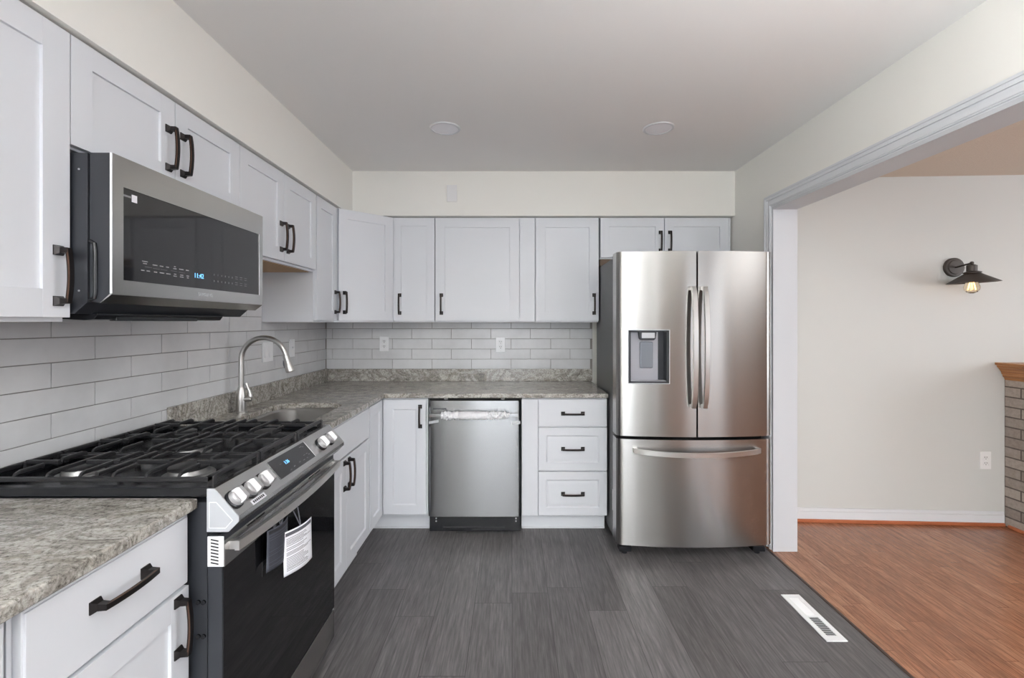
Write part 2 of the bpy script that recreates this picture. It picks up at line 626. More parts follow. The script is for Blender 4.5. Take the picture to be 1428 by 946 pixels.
# jamb lining and casing of the wide opening
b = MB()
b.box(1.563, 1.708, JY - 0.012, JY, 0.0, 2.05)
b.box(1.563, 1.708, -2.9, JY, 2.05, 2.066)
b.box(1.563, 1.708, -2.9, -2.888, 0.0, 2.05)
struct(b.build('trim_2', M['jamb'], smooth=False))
b = MB()
CX = XR
for (o0, o1, th) in ((0.004, 0.078, 0.010), (0.010, 0.032, 0.015), (0.016, 0.024, 0.018), (0.050, 0.078, 0.016), (0.066, 0.078, 0.020)):
    b.box(CX - th, CX, JY + o0, JY + o1, 0, 2.062 + o0, 0.0015)
    b.box(CX - th, CX, -2.9, JY + o1, 2.062 + o0, 2.062 + o1, 0.0015)
struct(b.build('trim_3', M['trim']))
# baseboard and shoe of the next room
ang = math.atan2(p1.y - p0.y, p1.x - p0.x)
RW = Matrix.Translation(p0) @ Matrix.Rotation(ang, 4, 'Z')
LB = 1.615
b = MB()
b.box(0.012, LB, -0.014, -0.001, 0.022, 0.075, 0.001, mat=RW)
b.box(0.012, LB, -0.010, -0.001, 0.075, 0.098, 0.003, mat=RW)
struct(b.build('baseboard_dining', M['trim']))
b = MB()
b.box(0.012, LB, -0.022, -0.001, 0.0, 0.024, 0.006, mat=RW)
struct(b.build('trim_4', M['shoe']))

# ------------------------------------------------------------------ tile backsplash (behind counters)
bs = thing('tile_backsplash', 'glossy light grey subway tile backsplash under the wall cabinets', 'backsplash', (XL, 3.64, 0.84))
gl, tl, gb, tb = MB(), MB(), MB(), MB()
T0, TP = 1.004, 0.080
gl.box(XL + 0.001, XL + 0.006, 0.2, YB - 0.002, 0.845, 1.372)
gl.box(XL + 0.001, XL + 0.006, 1.20, 2.702, 1.372, 1.664)
gb.box(XL + 0.007, 0.632, YB - 0.006, YB - 0.001, 0.915, 1.372)
for r in range(-2, 9):
    z0 = T0 + r * TP + 0.0012
    z1 = min(z0 + TP - 0.0024, 1.372 if r < 5 else 1.664)
    ph = 1.465 if r % 2 == 0 else 1.619
    k = -4
    while ph + k * 0.308 < YB:
        y0 = max(ph + k * 0.308 + 0.0012, 0.2 if r < 5 else 1.2)
        y1 = min(ph + (k + 1) * 0.308 - 0.0012, YB - 0.010 if r < 5 else 2.70)
        if y1 - y0 > 0.02:
            tl.box(XL + 0.004, XL + 0.011, y0, y1, z0, z1, 0.0016)
            if r == 4 and y1 > 1.2 and y0 < 2.70:
                tl.box(XL + 0.004, XL + 0.011, max(y0, 1.2), min(y1, 2.70), z1 - 0.0005, z0 + TP - 0.0024, 0.0)
        k += 1
    if r < -1 or r > 4:
        continue
    ph = -1.251 if r % 2 == 0 else -1.41
    k = -2
    while ph + k * 0.311 < 0.632:
        x0 = max(ph + k * 0.311 + 0.0012, XL + 0.012)
        x1 = min(ph + (k + 1) * 0.311 - 0.0012, 0.630)
        if x1 - x0 > 0.02:
            tb.box(x0, x1, YB - 0.011, YB - 0.004, z0, z1, 0.0016)
        k += 1
gl.build('grout', M['grout'], bs, world=True)
gb.build('grout', M['grout'], bs, world=True)
tl.build('tile_field', M['tile'], bs, world=True)
tb.build('tile_field', M['tile'], bs, world=True)

# ------------------------------------------------------------------ cabinets
DT = 0.020


def add_handle(parent, Mx, L=0.148, axis='v'):
    """arched pull, axis along local z (v) or x (h), standing out to -y, centred at the origin of Mx"""
    b = MB()
    h = L / 2
    n = 12
    pts, wv = [], []
    for i in range(n + 1):
        u = -h + 0.006 + (L - 0.012) * i / n
        tt = (u / h)
        off = 0.026 + 0.007 * (1 - tt * tt)
        pts.append((0, -off, u))
        wv.append((0.0055, 0, 0))
    b.strip(pts, wv, (0, 0.0042, 0))
    edge = MB()
    edge.strip([(0.0056, p[1] - 0.0012, p[2]) for p in pts], (0.0005, 0, 0), (0, 0.0018, 0))
    edge.strip([(-0.0056, p[1] - 0.0012, p[2]) for p in pts], (0.0005, 0, 0), (0, 0.0018, 0))
    for sg in (-1, 1):
        zc = sg * (h - 0.010)
        rings = []
        for y, a in ((0, 0.0125), (-0.003, 0.0125), (-0.012, 0.0072), (-0.030, 0.0062)):
            rings.append([(-a, y, zc - a), (a, y, zc - a), (a, y, zc + a), (-a, y, zc + a)])
        b.loft(rings)
    if axis == 'h':
        Mx = Mx @ Matrix.Rotation(PI / 2, 4, 'Y')
    o = b.xf(Mx).build('handle', M['bronze'], parent)
    e = edge.xf(Mx).build('worn_edge', M['copper'], o if False else parent)
    # worn edge belongs to the same pull
    bm = bmesh.new()
    bm.from_mesh(o.data)
    nf = len(bm.faces)
    bm.from_mesh(e.data)
    bm.faces.ensure_lookup_table()
    for f in bm.faces[nf:]:
        f.material_index = 1
    bm.to_mesh(o.data)
    bm.free()
    o.data.materials.append(M['copper'])
    bpy.data.objects.remove(e)
    return o


def door_mesh(b, w, h, style, stile=0.062):
    """door standing in x 0..w, z 0..h, y -DT..0 (front is -y)"""
    if style == 'slab':
        b.box(0, w, -DT + 0.004, 0, 0, h, 0.001)
        b.box(0.004, w - 0.004, -DT, -0.004, 0.004, h - 0.004, 0.002)
    elif style == 'shaker':
        s = min(stile, w * 0.26)
        rl = min(stile, h * 0.26)
        b.box(0, s, -DT, 0, 0, h, 0.0012)
        b.box(w - s, w, -DT, 0, 0, h, 0.0012)
        b.box(s - 0.0005, w - s + 0.0005, -DT + 0.0003, 0, 0.0002, rl, 0.0009)
        b.box(s - 0.0005, w - s + 0.0005, -DT + 0.0003, 0, h - rl, h - 0.0002, 0.0009)
        b.box(s - 0.004, w - s + 0.004, -DT + 0.008, -0.003, rl - 0.004, h - rl + 0.004)
    else:
        s = min(stile, w * 0.24)
        rl = min(stile, h * 0.26)
        def ring(ix, iz, y):
            return [(ix, y, iz), (w - ix, y, iz), (w - ix, y, h - iz), (ix, y, h - iz)]
        rings = [ring(0, 0, 0), ring(0, 0, -DT + 0.0015), ring(0.0015, 0.0015, -DT), ring(s - 0.001, rl - 0.001, -DT),
                 ring(s + 0.007, rl + 0.007, -DT + 0.007)]
        if style == 'raised':
            rings += [ring(s + 0.014, rl + 0.014, -DT + 0.007), ring(s + 0.030, rl + 0.030, -DT + 0.0015)]
        else:
            rings += [ring(s + 0.010, rl + 0.010, -DT + 0.007)]
        b.loft(rings)


def door(root, Mx, w, h, style='shaker', handle=None, name='door', stile=0.062):
    b = MB()
    door_mesh(b, w, h, style, stile)
    o = b.xf(Mx).build(name, M['cab'], root)
    if handle:
        ax, hx, hz = handle
        add_handle(o, Mx @ Matrix.Translation((hx, -DT, hz)), axis=ax)
    return o


def T(x, y, z):
    return Matrix.Translation((x, y, z))


def cab(label, loc, rotz, w, h, d, fronts, name='wall_cabinet', cat='cabinet', group=None, toe=False, hollow=False, filler=None, under=None, raised=0.0):
    r = thing(name, label, cat, loc, rotz, group or ('white wall cabinets' if name == 'wall_cabinet' else 'white base cabinets'))
    b = MB()
    g = 0.0012
    zb = 0.11 if toe else 0.0
    if hollow:
        b.box(g, 0.018, 0, d, zb, h)
        b.box(w - 0.018, w - g, 0, d, zb, h)
        b.box(0.018, w - 0.018, 0, d, zb, zb + 0.018)
        b.box(0.018, w - 0.018, d - 0.012, d, zb, 0.6)
        b.box(0.018, w - 0.018, 0, 0.018, h - 0.05, h)
    else:
        b.box(g, w - g, 0, d, zb, h, 0.0008)
    b.build('carcass', M['cab'], r)
    if toe:
        tb_ = MB()
        tb_.box(g, w - g, 0.066, 0.080, 0.0, 0.11)
        tb_.box(g, w - g, 0.056, 0.068, 0.0, 0.014, 0.004)
        tb_.build('toe_kick', M['cab'], r)
    for f in fronts:
        x0, x1, z0, z1 = f['r']
        door(r, T(x0, 0, z0), x1 - x0, z1 - z0, f.get('s', 'shaker'), f.get('h'), f.get('n', 'door'), f.get('st', 0.062))
    if filler:
        x0, x1, z0, z1 = filler
        MB().box(x0, x1, -DT + 0.002, 0.0, z0, z1, 0.001).build('filler_strip', M['cab'], r)
    if under:
        x0, x1, y0, y1 = under
        MB().box(x0, x1, y0, y1, -0.004, 0.0).build('underside_panel', M['wood_raw'], r)
    return r


RV = 0.003
UB, UT = 1.374, 2.1265        # wall cabinet bottom / top
ULX = -1.164                  # left run box front
UBY = 3.328                   # back run box front
R90 = PI / 2
dl = ULX - XL - 0.0015
db = YB - UBY - 0.0015


def fr(x0, x1, z0, z1, h=None, s='shaker', n='door', st=0.062):
    return dict(r=(x0 + RV / 2, x1 - RV / 2, z0, z1), h=h, s=s, n=n, st=st)


H = 0.148
hz = 0.045 + H / 2
hh = UT - UB
dz0, dz1 = 0.011, hh - 0.006
# A: left of the microwave
wA = 0.60
cab('tall white shaker wall cabinet left of the microwave, nearest the viewer', (ULX, 1.199 - wA, UB), R90, wA, hh, dl,
    [fr(0, wA, dz0, dz1, ('v', wA - 0.036, hz - 0.014), st=0.070)])
# B: over the microwave
wB = 0.744
cab('short white two-door wall cabinet directly above the microwave', (ULX, 1.199, 1.829), R90, wB, UT - 1.829, dl,
    [fr(0, wB / 2, 0.006, UT - 1.829 - 0.006, ('v', wB / 2 - 0.034, 0.043 + H / 2)),
     fr(wB / 2, wB, 0.006, UT - 1.829 - 0.006, ('v', 0.034, 0.043 + H / 2))])
# C: above the sink
wC = 0.760
cab('white two-door wall cabinet above the sink with bare wood underside', (ULX, 1.943, 1.668), R90, wC, UT - 1.668, dl,
    [fr(0, wC / 2, 0.012, UT - 1.668 - 0.006, ('v', wC / 2 - 0.034, 0.045 + H / 2)),
     fr(wC / 2, wC, 0.012, UT - 1.668 - 0.006, ('v', 0.034, 0.045 + H / 2))], under=(0.016, wC - 0.016, 0.018, dl - 0.006))
# D: narrow
wD = 0.322
cab('narrow white wall cabinet between the sink cabinet and the diagonal corner cabinet', (ULX, 2.703, UB), R90, wD, hh, dl,
    [fr(0.010, wD - 0.004, dz0, dz1, ('v', wD - 0.044, hz))])
# E: diagonal corner
r = thing('wall_cabinet', 'diagonal white corner wall cabinet with one door, handle on its left', 'cabinet', (-1.0, 3.3, UB), 0, 'white wall cabinets')
P1, P2 = Vector((-1.164, 3.028)), Vector((-0.853, 3.328))
b = MB()
b.prism([(XL + 0.0015, YB - 0.0015), (XL + 0.0015, 3.027), (P1.x, P1.y), (P2.x, P2.y), (P2.x, YB - 0.0015)], 'z', UB, UT)
b.build('carcass', M['cab'], r, world=True)
dv = P2 - P1
an = math.atan2(dv.y, dv.x)
Mx = rootmat(r).inverted() @ T(P1.x, P1.y, UB) @ Matrix.Rotation(an, 4, 'Z')
Ld = dv.length
door(r, Mx @ T(0.022, 0, dz0), Ld - 0.036, dz1 - dz0, 'shaker', ('v', 0.040, hz))
# F G H back run
xF0, xF1 = -0.851, -0.553
cab('narrow white wall cabinet immediately right of the diagonal corner cabinet', (xF0, UBY, UB), 0, xF1 - xF0, hh, db,
    [fr(0, xF1 - xF0, dz0, dz1, ('v', 0.046, hz), st=0.056)])
xG1 = 0.165
wG = xG1 - xF1
cab('widest white wall cabinet on the back wall, above the dishwasher, with a filler strip', (xF1, UBY, UB), 0, wG, hh, db,
    [fr(0.004, 0.606, dz0, dz1, ('v', 0.042, hz), st=0.068)], filler=(0.608, wG - 0.0015, dz0 - 0.004, dz1))
xH1 = 0.622
wH = xH1 - xG1
cab('white wall cabinet left of the refrigerator with handle at lower right', (xG1, UBY, UB), 0, wH, hh, db,
    [fr(0.004, wH, dz0, dz1, ('v', wH - 0.040, hz), st=0.068)])
xI0, xI1 = 0.632, 1.565
wI = xI1 - xI0
zi = 1.829
r = cab('short white two-door wall cabinet above the refrigerator', (xI0, UBY, zi), 0, wI, UT - zi, db,
        [fr(0, 0.458, 0.010, UT - zi - 0.006, ('v', 0.428, 0.040 + H / 2)),
         fr(0.460, 0.918, 0.010, UT - zi - 0.006, ('v', 0.036, 0.040 + H / 2))], filler=(0.920, wI - 0.001, 0.004, UT - zi - 0.006))
MB().box(0.003, wI - 0.004, 0.006, db - 0.01, -0.050, 0.0).build('underside_panel', M['wood_brown'], r)

# base cabinets
CTZ, CTH = 0.913, 0.029
BT = CTZ - CTH - 0.001
BLX = -0.860
BBY = 3.021
bd = BLX - XL - 0.0125
bdb = YB - BBY - 0.0125
z_dr0 = 0.697
zd0, zd1 = 0.125, 0.690
# nearest one (mostly out of view)
cab('white base cabinet at the near end of the counter, mostly out of view', (BLX, 0.30, 0), R90, 0.483, BT, bd,
    [fr(0, 0.470, z_dr0, BT - 0.010, ('h', 0.24, 0.09), 'slab', 'drawer'), fr(0, 0.470, zd0, zd1, ('v', 0.435, 0.56 - H / 2 - 0.01), 'panel')],
    name='base_cabinet', toe=True)
cab('white base cabinet with one drawer over a door, left of the range', (BLX, 0.785, 0), R90, 0.425, BT, bd,
    [fr(0.008, 0.419, z_dr0, BT - 0.010, ('h', 0.20, 0.105), 'slab', 'drawer'), fr(0.008, 0.419, zd0, zd1, ('v', 0.419 - 0.052, 0.555 - H / 2), 'shaker')],
    name='base_cabinet', toe=True)
wS = 2.737 - 1.950
cab('white sink base cabinet with false drawer front over two doors', (BLX, 1.950, 0), R90, wS, BT, bd,
    [fr(0.004, wS - 0.012, z_dr0, BT - 0.010, None, 'slab', 'false_front'),
     fr(0.004, wS / 2, zd0, zd1, ('v', wS / 2 - 0.034, 0.552 - H / 2), 'panel'),
     fr(wS / 2, wS - 0.012, zd0, zd1, ('v', 0.034, 0.552 - H / 2), 'panel')],
    name='base_cabinet', toe=True, hollow=True)
r = thing('base_cabinet', 'white inside-corner base cabinet with two hinged door leaves, left of the dishwasher', 'cabinet', (-1.0, 3.2, 0), 0, 'white base cabinets')
b = MB()
XE = -0.548
b.prism([(XL + 0.0125, 2.7385), (BLX, 2.7385), (BLX, BBY), (XE, BBY), (XE, YB - 0.0125), (XL + 0.0125, YB - 0.0125)], 'z', 0.11, BT)
b.build('carcass', M['cab'], r, world=True)
b = MB()
b.box(BLX - 0.080, BLX - 0.066, 2.739, BBY + 0.066, 0, 0.11)
b.box(BLX - 0.080, XE, BBY + 0.066, BBY + 0.080, 0, 0.11)
b.box(BLX - 0.066, XE, BBY + 0.056, BBY + 0.068, 0, 0.014, 0.004)
b.build('toe_kick', M['cab'], r, world=True)
iv = rootmat(r).inverted()
dh = BT - 0.012 - 0.125
door(r, iv @ T(BLX, 2.742, 0.125) @ Matrix.Rotation(R90, 4, 'Z'), 2.997 - 2.742, dh, 'panel', None)
door(r, iv @ T(-0.836, BBY, 0.125), 0.277, dh, 'panel', ('v', 0.240, dh - 0.035 - H / 2))
xK0, xK1 = 0.062, 0.618
wK = xK1 - xK0
fx = 0.108
cab('white three-drawer base cabinet between the dishwasher and the refrigerator', (xK0, BBY, 0), 0, wK, BT, bdb,
    [fr(fx, wK, 0.697, BT - 0.010, ('h', (wK - fx) / 2, 0.084), 'slab', 'drawer'),
     fr(fx, wK, 0.410, 0.690, ('h', (wK - fx) / 2, 0.142), 'raised', 'drawer', 0.052),
     fr(fx, wK, 0.118, 0.402, ('h', (wK - fx) / 2, 0.142), 'raised', 'drawer', 0.052)],
    name='base_cabinet', toe=True, filler=(0.002, fx - 0.002, 0.118, BT - 0.010))

# ------------------------------------------------------------------ countertops
b = MB()
b.box(XL + 0.0125, -0.822, 0.28, 1.212, CTZ - CTH, CTZ, 0.006, 3)
tag(b.build('countertop', M['granite'], None, origin=(-1.1, 0.75, CTZ - CTH)), 'short grey-beige granite countertop left of the range', 'countertop', 'granite countertops')

ct = thing('countertop', 'L-shaped grey granite countertop around the sink with low granite upstand', 'countertop', (-1.0, 3.2, CTZ - CTH), 0, 'granite countertops')
SX0, SX1, SY0, SY1 = -1.315, -0.940, 2.060, 2.630


def rrect(x0, x1, y0, y1, r, n=8):
    pts = []
    for cx, cy, a0 in ((x1 - r, y1 - r, 0), (x0 + r, y1 - r, 90), (x0 + r, y0 + r, 180), (x1 - r, y0 + r, 270)):
        for i in range(n + 1):
            a = math.radians(a0 + 90 * i / n)
            pts.append((cx + r * math.cos(a), cy + r * math.sin(a)))
    return pts


b = MB()
bm = b.bm
outer = [(XL + 0.0125, 1.952), (-0.822, 1.952), (-0.822, 2.979), (0.622, 2.979), (0.622, YB - 0.0125), (XL + 0.0125, YB - 0.0125)]
loops = [outer, rrect(SX0, SX1, SY0, SY1, 0.10)]
es = []
for lp in loops:
    vs = [bm.verts.new((x, y, CTZ)) for x, y in lp]
    for i in range(len(vs)):
        es.append(bm.edges.new((vs[i], vs[(i + 1) % len(vs)])))
bmesh.ops.triangle_fill(bm, use_beauty=True, use_dissolve=False, edges=es)
ex = bmesh.ops.extrude_face_region(bm, geom=list(bm.faces))
bmesh.ops.translate(bm, vec=(0, 0, -CTH), verts=[g for g in ex['geom'] if isinstance(g, bmesh.types.BMVert)])
so = b.build('slab', M['granite'], ct, world=True, smooth=False)
md = so.modifiers.new('bevel', 'BEVEL')
md.width = 0.005
md.segments = 3
md.limit_method = 'ANGLE'
md.angle_limit = math.radians(50)
MB().box(XL + 0.0125, XL + 0.032, 1.952, YB - 0.033, CTZ + 0.0003, CTZ + 0.100, 0.002).build('upstand', M['granite'], ct, world=True)
MB().box(XL + 0.0125, 0.628, YB - 0.032, YB - 0.0125, CTZ + 0.0003, CTZ + 0.096, 0.002).build('upstand', M['granite'], ct, world=True)

# ------------------------------------------------------------------ sink and faucet
sk = thing('kitchen_sink', 'undermount stainless steel single-bowl sink set in the granite countertop', 'sink', ((SX0 + SX1) / 2, (SY0 + SY1) / 2, 0.69))
b = MB()
zt = CTZ - CTH - 0.0005
rings = []
for ins, z, rr in ((-0.022, zt, 0.11), (-0.002, zt, 0.10), (0.004, zt - 0.010, 0.095), (0.010, 0.74, 0.09), (0.030, 0.705, 0.08), (0.06, 0.698, 0.06), (0.13, 0.695, 0.03)):
    rings.append([(x, y, z) for x, y in rrect(SX0 + ins, SX1 - ins, SY0 + ins, SY1 - ins, rr)])
b.loft(rings, cap=False)
bm = b.bm
bm.faces.new([bm.verts[i] if False else v for v in [bm.verts.new(p) for p in rings[-1]]])
b.build('basin', M['satin'], sk, world=True)
b = MB()
b.lathe([(0.045, 0.696), (0.045, 0.699), (0.03, 0.699), (0.028, 0.697), (0.005, 0.697)], ((SX0 + SX1) / 2, (SY0 + SY1) / 2, 0))
b.build('drain', M['satin'], sk, world=True)

FX, FY = -1.376, 2.350
fa = thing('faucet', 'brushed nickel gooseneck pull-down faucet standing behind the sink', 'faucet', (FX, FY, CTZ))
b = MB()
b.lathe([(0.027, 0.0005), (0.027, 0.006), (0.0245, 0.010), (0.0245, 0.05), (0.0235, 0.085), (0.0185, 0.115), (0.0155, 0.128), (0.0140, 0.132)], (FX, FY, CTZ))
b.build('body', M['satin'], fa, world=True)
R = 0.115
zc = CTZ + 0.378 - R + 0.004
pts = [(FX, FY, CTZ + 0.128), (FX, FY, zc - 0.06), (FX, FY, zc)]
for i in range(1, 23):
    a = PI - i * (PI * 0.93) / 22
    pts.append((FX + R + R * math.cos(a), FY, zc + R * math.sin(a)))
pe = Vector(pts[-1])
dd = (Vector(pts[-1]) - Vector(pts[-2])).normalized()
MB().tube(pts, 0.0128, 18).build('spout', M['satin'], fa, world=True)
b = MB()
prof = [(0.0, 0.0135), (0.003, 0.0155), (0.022, 0.0165), (0.045, 0.0185), (0.068, 0.0225), (0.086, 0.0225), (0.090, 0.0195)]
b.tube([pe + dd * (h_ - 0.002) for h_, _ in prof], [r_ for _, r_ in prof], 20)
sh = b.build('spray_head', M['satin'], fa, world=True)
b = MB()
side = Vector((-1, 0, 0.10)).normalized()
q0 = pe + dd * 0.030 + side * 0.017
q1 = pe + dd * 0.070 + side * 0.022
b.strip([q0, (q0 + q1) / 2 + side * 0.003, q1], (0, 0.006, 0), tuple(side * 0.004))
b.build('spray_button', M['ink'], sh, world=True)
b = MB()
b.cyl((FX + 0.010, FY, CTZ + 0.070), (FX + 0.052, FY + 0.006, CTZ + 0.072), 0.0165, 0.0150)
pts = [(FX + 0.044, FY + 0.005, CTZ + 0.078), (FX + 0.041, FY + 0.005, CTZ + 0.105), (FX + 0.031, FY + 0.004, CTZ + 0.130), (FX + 0.023, FY + 0.003, CTZ + 0.150)]
b.tube(pts, [0.0125, 0.0085, 0.0072, 0.0090], 16)
b.build('lever', M['satin'], fa, world=True)

# ------------------------------------------------------------------ range
RY0, RY1 = 1.192, 1.944
BY0 = 1.219
rg = thing('gas_range', 'stainless slide-in gas range with black cooktop, grates and black glass oven door', 'range', (-1.12, 1.57, 0))
b = MB()
b.box(-1.445, -0.803, BY0, RY1, 0.04, 0.898, 0.002)
b.box(-0.803, -0.790, BY0 + 0.012, RY1 - 0.012, 0.05, 0.86)
bo = b.build('body', M['side'], rg, world=True)
for xx, zz in ((-0.826, 0.635), (-0.826, 0.545), (-0.826, 0.30), (-0.812, 0.635), (-0.812, 0.545)):
    MB().cyl((xx, BY0 - 0.004, zz), (xx, BY0 + 0.001, zz), 0.006).build('screw', M['black'], bo, world=True)
for xx, yy in ((-0.83, BY0 + 0.03), (-0.83, RY1 - 0.03), (-1.38, BY0 + 0.03), (-1.38, RY1 - 0.03)):
    MB().cyl((xx, yy, 0.0), (xx, yy, 0.04), 0.016).build('foot', M['black'], rg, world=True)
# cooktop pan with raised rim
b = MB()
x0, x1, y0, y1 = -1.455, -0.779, 1.2155, RY1 + 0.003


def rc(i, z):
    return [(x0 + i, y0 + i, z), (x1 - i, y0 + i, z), (x1 - i, y1 - i, z), (x0 + i, y1 - i, z)]


b.loft([rc(0, 0.9135), rc(0, 0.936), rc(0.002, 0.938), rc(0.020, 0.938), rc(0.030, 0.927), rc(0.05, 0.926)])
ctp = b.build('cooktop', M['black'], rg, world=True)
b = MB()
b.box(-1.4545, -1.425, 1.222, RY1 - 0.005, 0.938, 0.952, 0.003)
for k in range(9):
    b.box(-1.451, -1.428, 1.26 + k * 0.072, 1.31 + k * 0.072, 0.952, 0.9535)
b.build('rear_vent_trim', M['black'], rg, world=True)
# burners
for (bx, by, br_) in ((-1.27, 1.36, 0.040), (-0.95, 1.36, 0.050), (-1.11, 1.58, 0.055), (-1.27, 1.80, 0.036), (-0.95, 1.80, 0.045)):
    bb = MB().lathe([(br_ + 0.018, 0.9265), (br_ + 0.016, 0.930), (br_ + 0.004, 0.932), (br_, 0.944), (br_ - 0.004, 0.945)], (bx, by, 0), n=28).build('burner', M['burner'], rg, world=True)
    MB().lathe([(br_ + 0.002, 0.9455), (br_ + 0.002, 0.951), (br_ - 0.006, 0.954), (0.004, 0.9545)], (bx, by, 0), n=28).build('burner_cap', M['iron'], bb, world=True)
# grates: three sections
gx0, gx1 = -1.418, -0.800
GZ = 0.968
secs = ((1.226, 1.452), (1.457, 1.703), (1.708, 1.934))


def bar(b, p0, p1, w=0.0055, h=0.0055):
    d = (Vector(p1) - Vector(p0)).normalized()
    a = d.cross(Vector((0, 0, 1)))
    if a.length < 1e-5:
        a = Vector((1, 0, 0))
    a = a.normalized() * w
    bvec = a.cross(d).normalized() * h
    b.bar8([p0, p1], tuple(a), tuple(bvec))


for si, (ga, gb_) in enumerate(secs):
    b = MB()
    zf = GZ - 0.014
    # outer frame
    bar(b, (gx0, ga + 0.006, zf), (gx1, ga + 0.006, zf), 0.006, 0.006)
    bar(b, (gx0, gb_ - 0.006, zf), (gx1, gb_ - 0.006, zf), 0.006, 0.006)
    bar(b, (gx0, ga, GZ - 0.007), (gx0, gb_, GZ - 0.007), 0.006, 0.007)
    bar(b, (gx1, ga, GZ - 0.007), (gx1, gb_, GZ - 0.007), 0.006, 0.007)
    # corner posts
    for xx in (gx0, gx1):
        for yy in (ga + 0.008, gb_ - 0.008):
            b.box(xx - 0.009, xx + 0.009, yy - 0.008, yy + 0.008, 0.9275, GZ - 0.002, 0.002)
    ymid = (ga + gb_) / 2
    n = 6
    for i in range(1, n + 1):
        x = gx0 + (gx1 - gx0) * i / (n + 1)
        full = i in (1, 3, 4, 6) if si == 1 else i in (2, 5, 3)
        if full:
            b.bar8([(x, ga + 0.004, zf), (x, ga + 0.010, GZ - 0.004), (x, ga + 0.022, GZ), (x, gb_ - 0.022, GZ), (x, gb_ - 0.010, GZ - 0.004), (x, gb_ - 0.004, zf)],
                    (0.0038, 0, 0), (0, 0.002, 0.0055))
        else:
            for (ya, yb) in ((ga, ymid - 0.028), (gb_, ymid + 0.028)):
                sg = 1 if yb > ya else -1
                b.bar8([(x, ya + sg * 0.004, zf), (x, ya + sg * 0.010, GZ - 0.004), (x, ya + sg * 0.022, GZ), (x, yb, GZ), (x, yb + sg * 0.002, GZ - 0.004)],
                        (0.0038, 0, 0), (0, 0.002, 0.0055))
    # cross fingers and their supports
    for xc in ((gx0 + gx1) / 2 - 0.16, (gx0 + gx1) / 2 + 0.16):
        bar(b, (xc - 0.135, ymid, GZ), (xc - 0.040, ymid, GZ), 0.0045, 0.006)
        bar(b, (xc + 0.135, ymid, GZ), (xc + 0.040, ymid, GZ), 0.0045, 0.006)
        for q in (-0.135, 0.135):
            b.box(xc + q - 0.0045, xc + q + 0.0045, ymid - 0.006, ymid + 0.006, GZ - 0.026, GZ)
    bar(b, ((gx0 + gx1) / 2, ga + 0.01, GZ - 0.002), ((gx0 + gx1) / 2, gb_ - 0.01, GZ - 0.002), 0.005, 0.006)
    b.build('grate', M['iron'], rg, world=True)
# control panel
prof = [(-0.787, 0.943), (-0.768, 0.943), (-0.705, 0.871), (-0.705, 0.858), (-0.731, 0.8315), (-0.787, 0.8315)]
cp = MB().prism(prof, 'y', RY0 + 0.004, RY1 - 0.004, 0.0012).build('control_panel', M['steel'], rg, world=True)
inset = [(-0.780, 0.908), (-0.762, 0.908), (-0.720, 0.862), (-0.738, 0.842), (-0.780, 0.842)]
for ya, yb, sg in ((RY0, RY0 + 0.004, -1), (RY1 - 0.004, RY1, 1)):
    ec = MB().prism(prof, 'y', ya, yb, 0.0008).build('end_cap', M['silver'], rg, world=True)
    y = ya if sg < 0 else yb
    b = MB()
    nn = len(inset)
    for i in range(nn):
        p, q = inset[i], inset[(i + 1) % nn]
        b.strip([(p[0], y + sg * 0.0003, p[1]), (q[0], y + sg * 0.0003, q[1])], (0, 0.0005, 0), tuple(Vector((q[1] - p[1], 0, -(q[0] - p[0]))).normalized() * 0.0008))
    b.build('molded_rim', M['plate'], ec, world=True)
# panel frame: along slope
pu = Vector((0.063, 0, -0.072)).normalized()         # down the slope
pn = Vector((0.072, 0, 0.063)).normalized()          # outwards
P0 = Vector((-0.768, 0, 0.943))


def on_panel(y, t_, lift=0.0):
    return P0 + pu * t_ + pn * lift + Vector((0, y, 0))


PM = Matrix(((0, -pu.x, pn.x, 0), (1, 0, 0, 0), (0, -pu.z, pn.z, 0), (0, 0, 0, 1)))   # local x->Y, y->up slope, z->out


def pmat(y, t_, lift=0.0):
    m = PM.copy()
    p = on_panel(y, t_, lift)
    m.translation = p
    return m


for y in (1.222, 1.292, 1.362, 1.776, 1.850):
    m = pmat(y, 0.052)
    b = MB()
    b.lathe([(0.0262, 0.0004), (0.0262, 0.004), (0.0235, 0.006)], (0, 0, 0), n=30)
    sk_ = b.xf(m).build('knob_skirt', M['black'], rg, world=True)
    b = MB()
    b.lathe([(0.0225, 0.006), (0.0225, 0.017), (0.0205, 0.021), (0.0185, 0.022)], (0, 0, 0), n=30)
    b.loft([[(-0.013, -0.0205, 0.018), (0.013, -0.0205, 0.018), (0.013, 0.0205, 0.018), (-0.013, 0.0205, 0.018)],
            [(-0.0085, -0.0195, 0.030), (0.0085, -0.0195, 0.030), (0.0085, 0.0195, 0.030), (-0.0085, 0.0195, 0.030)],
            [(-0.0068, -0.0165, 0.036), (0.0068, -0.0165, 0.036), (0.0068, 0.0165, 0.036), (-0.0068, 0.0165, 0.036)]])
    b.xf(m).build('knob', M['knob'], sk_, world=True)
dsp = MB().box(-0.125, 0.125, -0.032, 0.036, 0.0002, 0.0014).xf(pmat(1.560, 0.046)).build('display', M['mwglass'], rg, world=True)
MB().box(0.1255, 0.1275, -0.032, 0.036, 0.0002, 0.0018).xf(pmat(1.560, 0.046)).build('display_edge', M['plate'], dsp, world=True)
text_mesh('1:36', 0.017).xf(pmat(1.520, 0.040, 0.0018)).build('clock_digits', M['blue'], dsp, world=True)
b = MB()
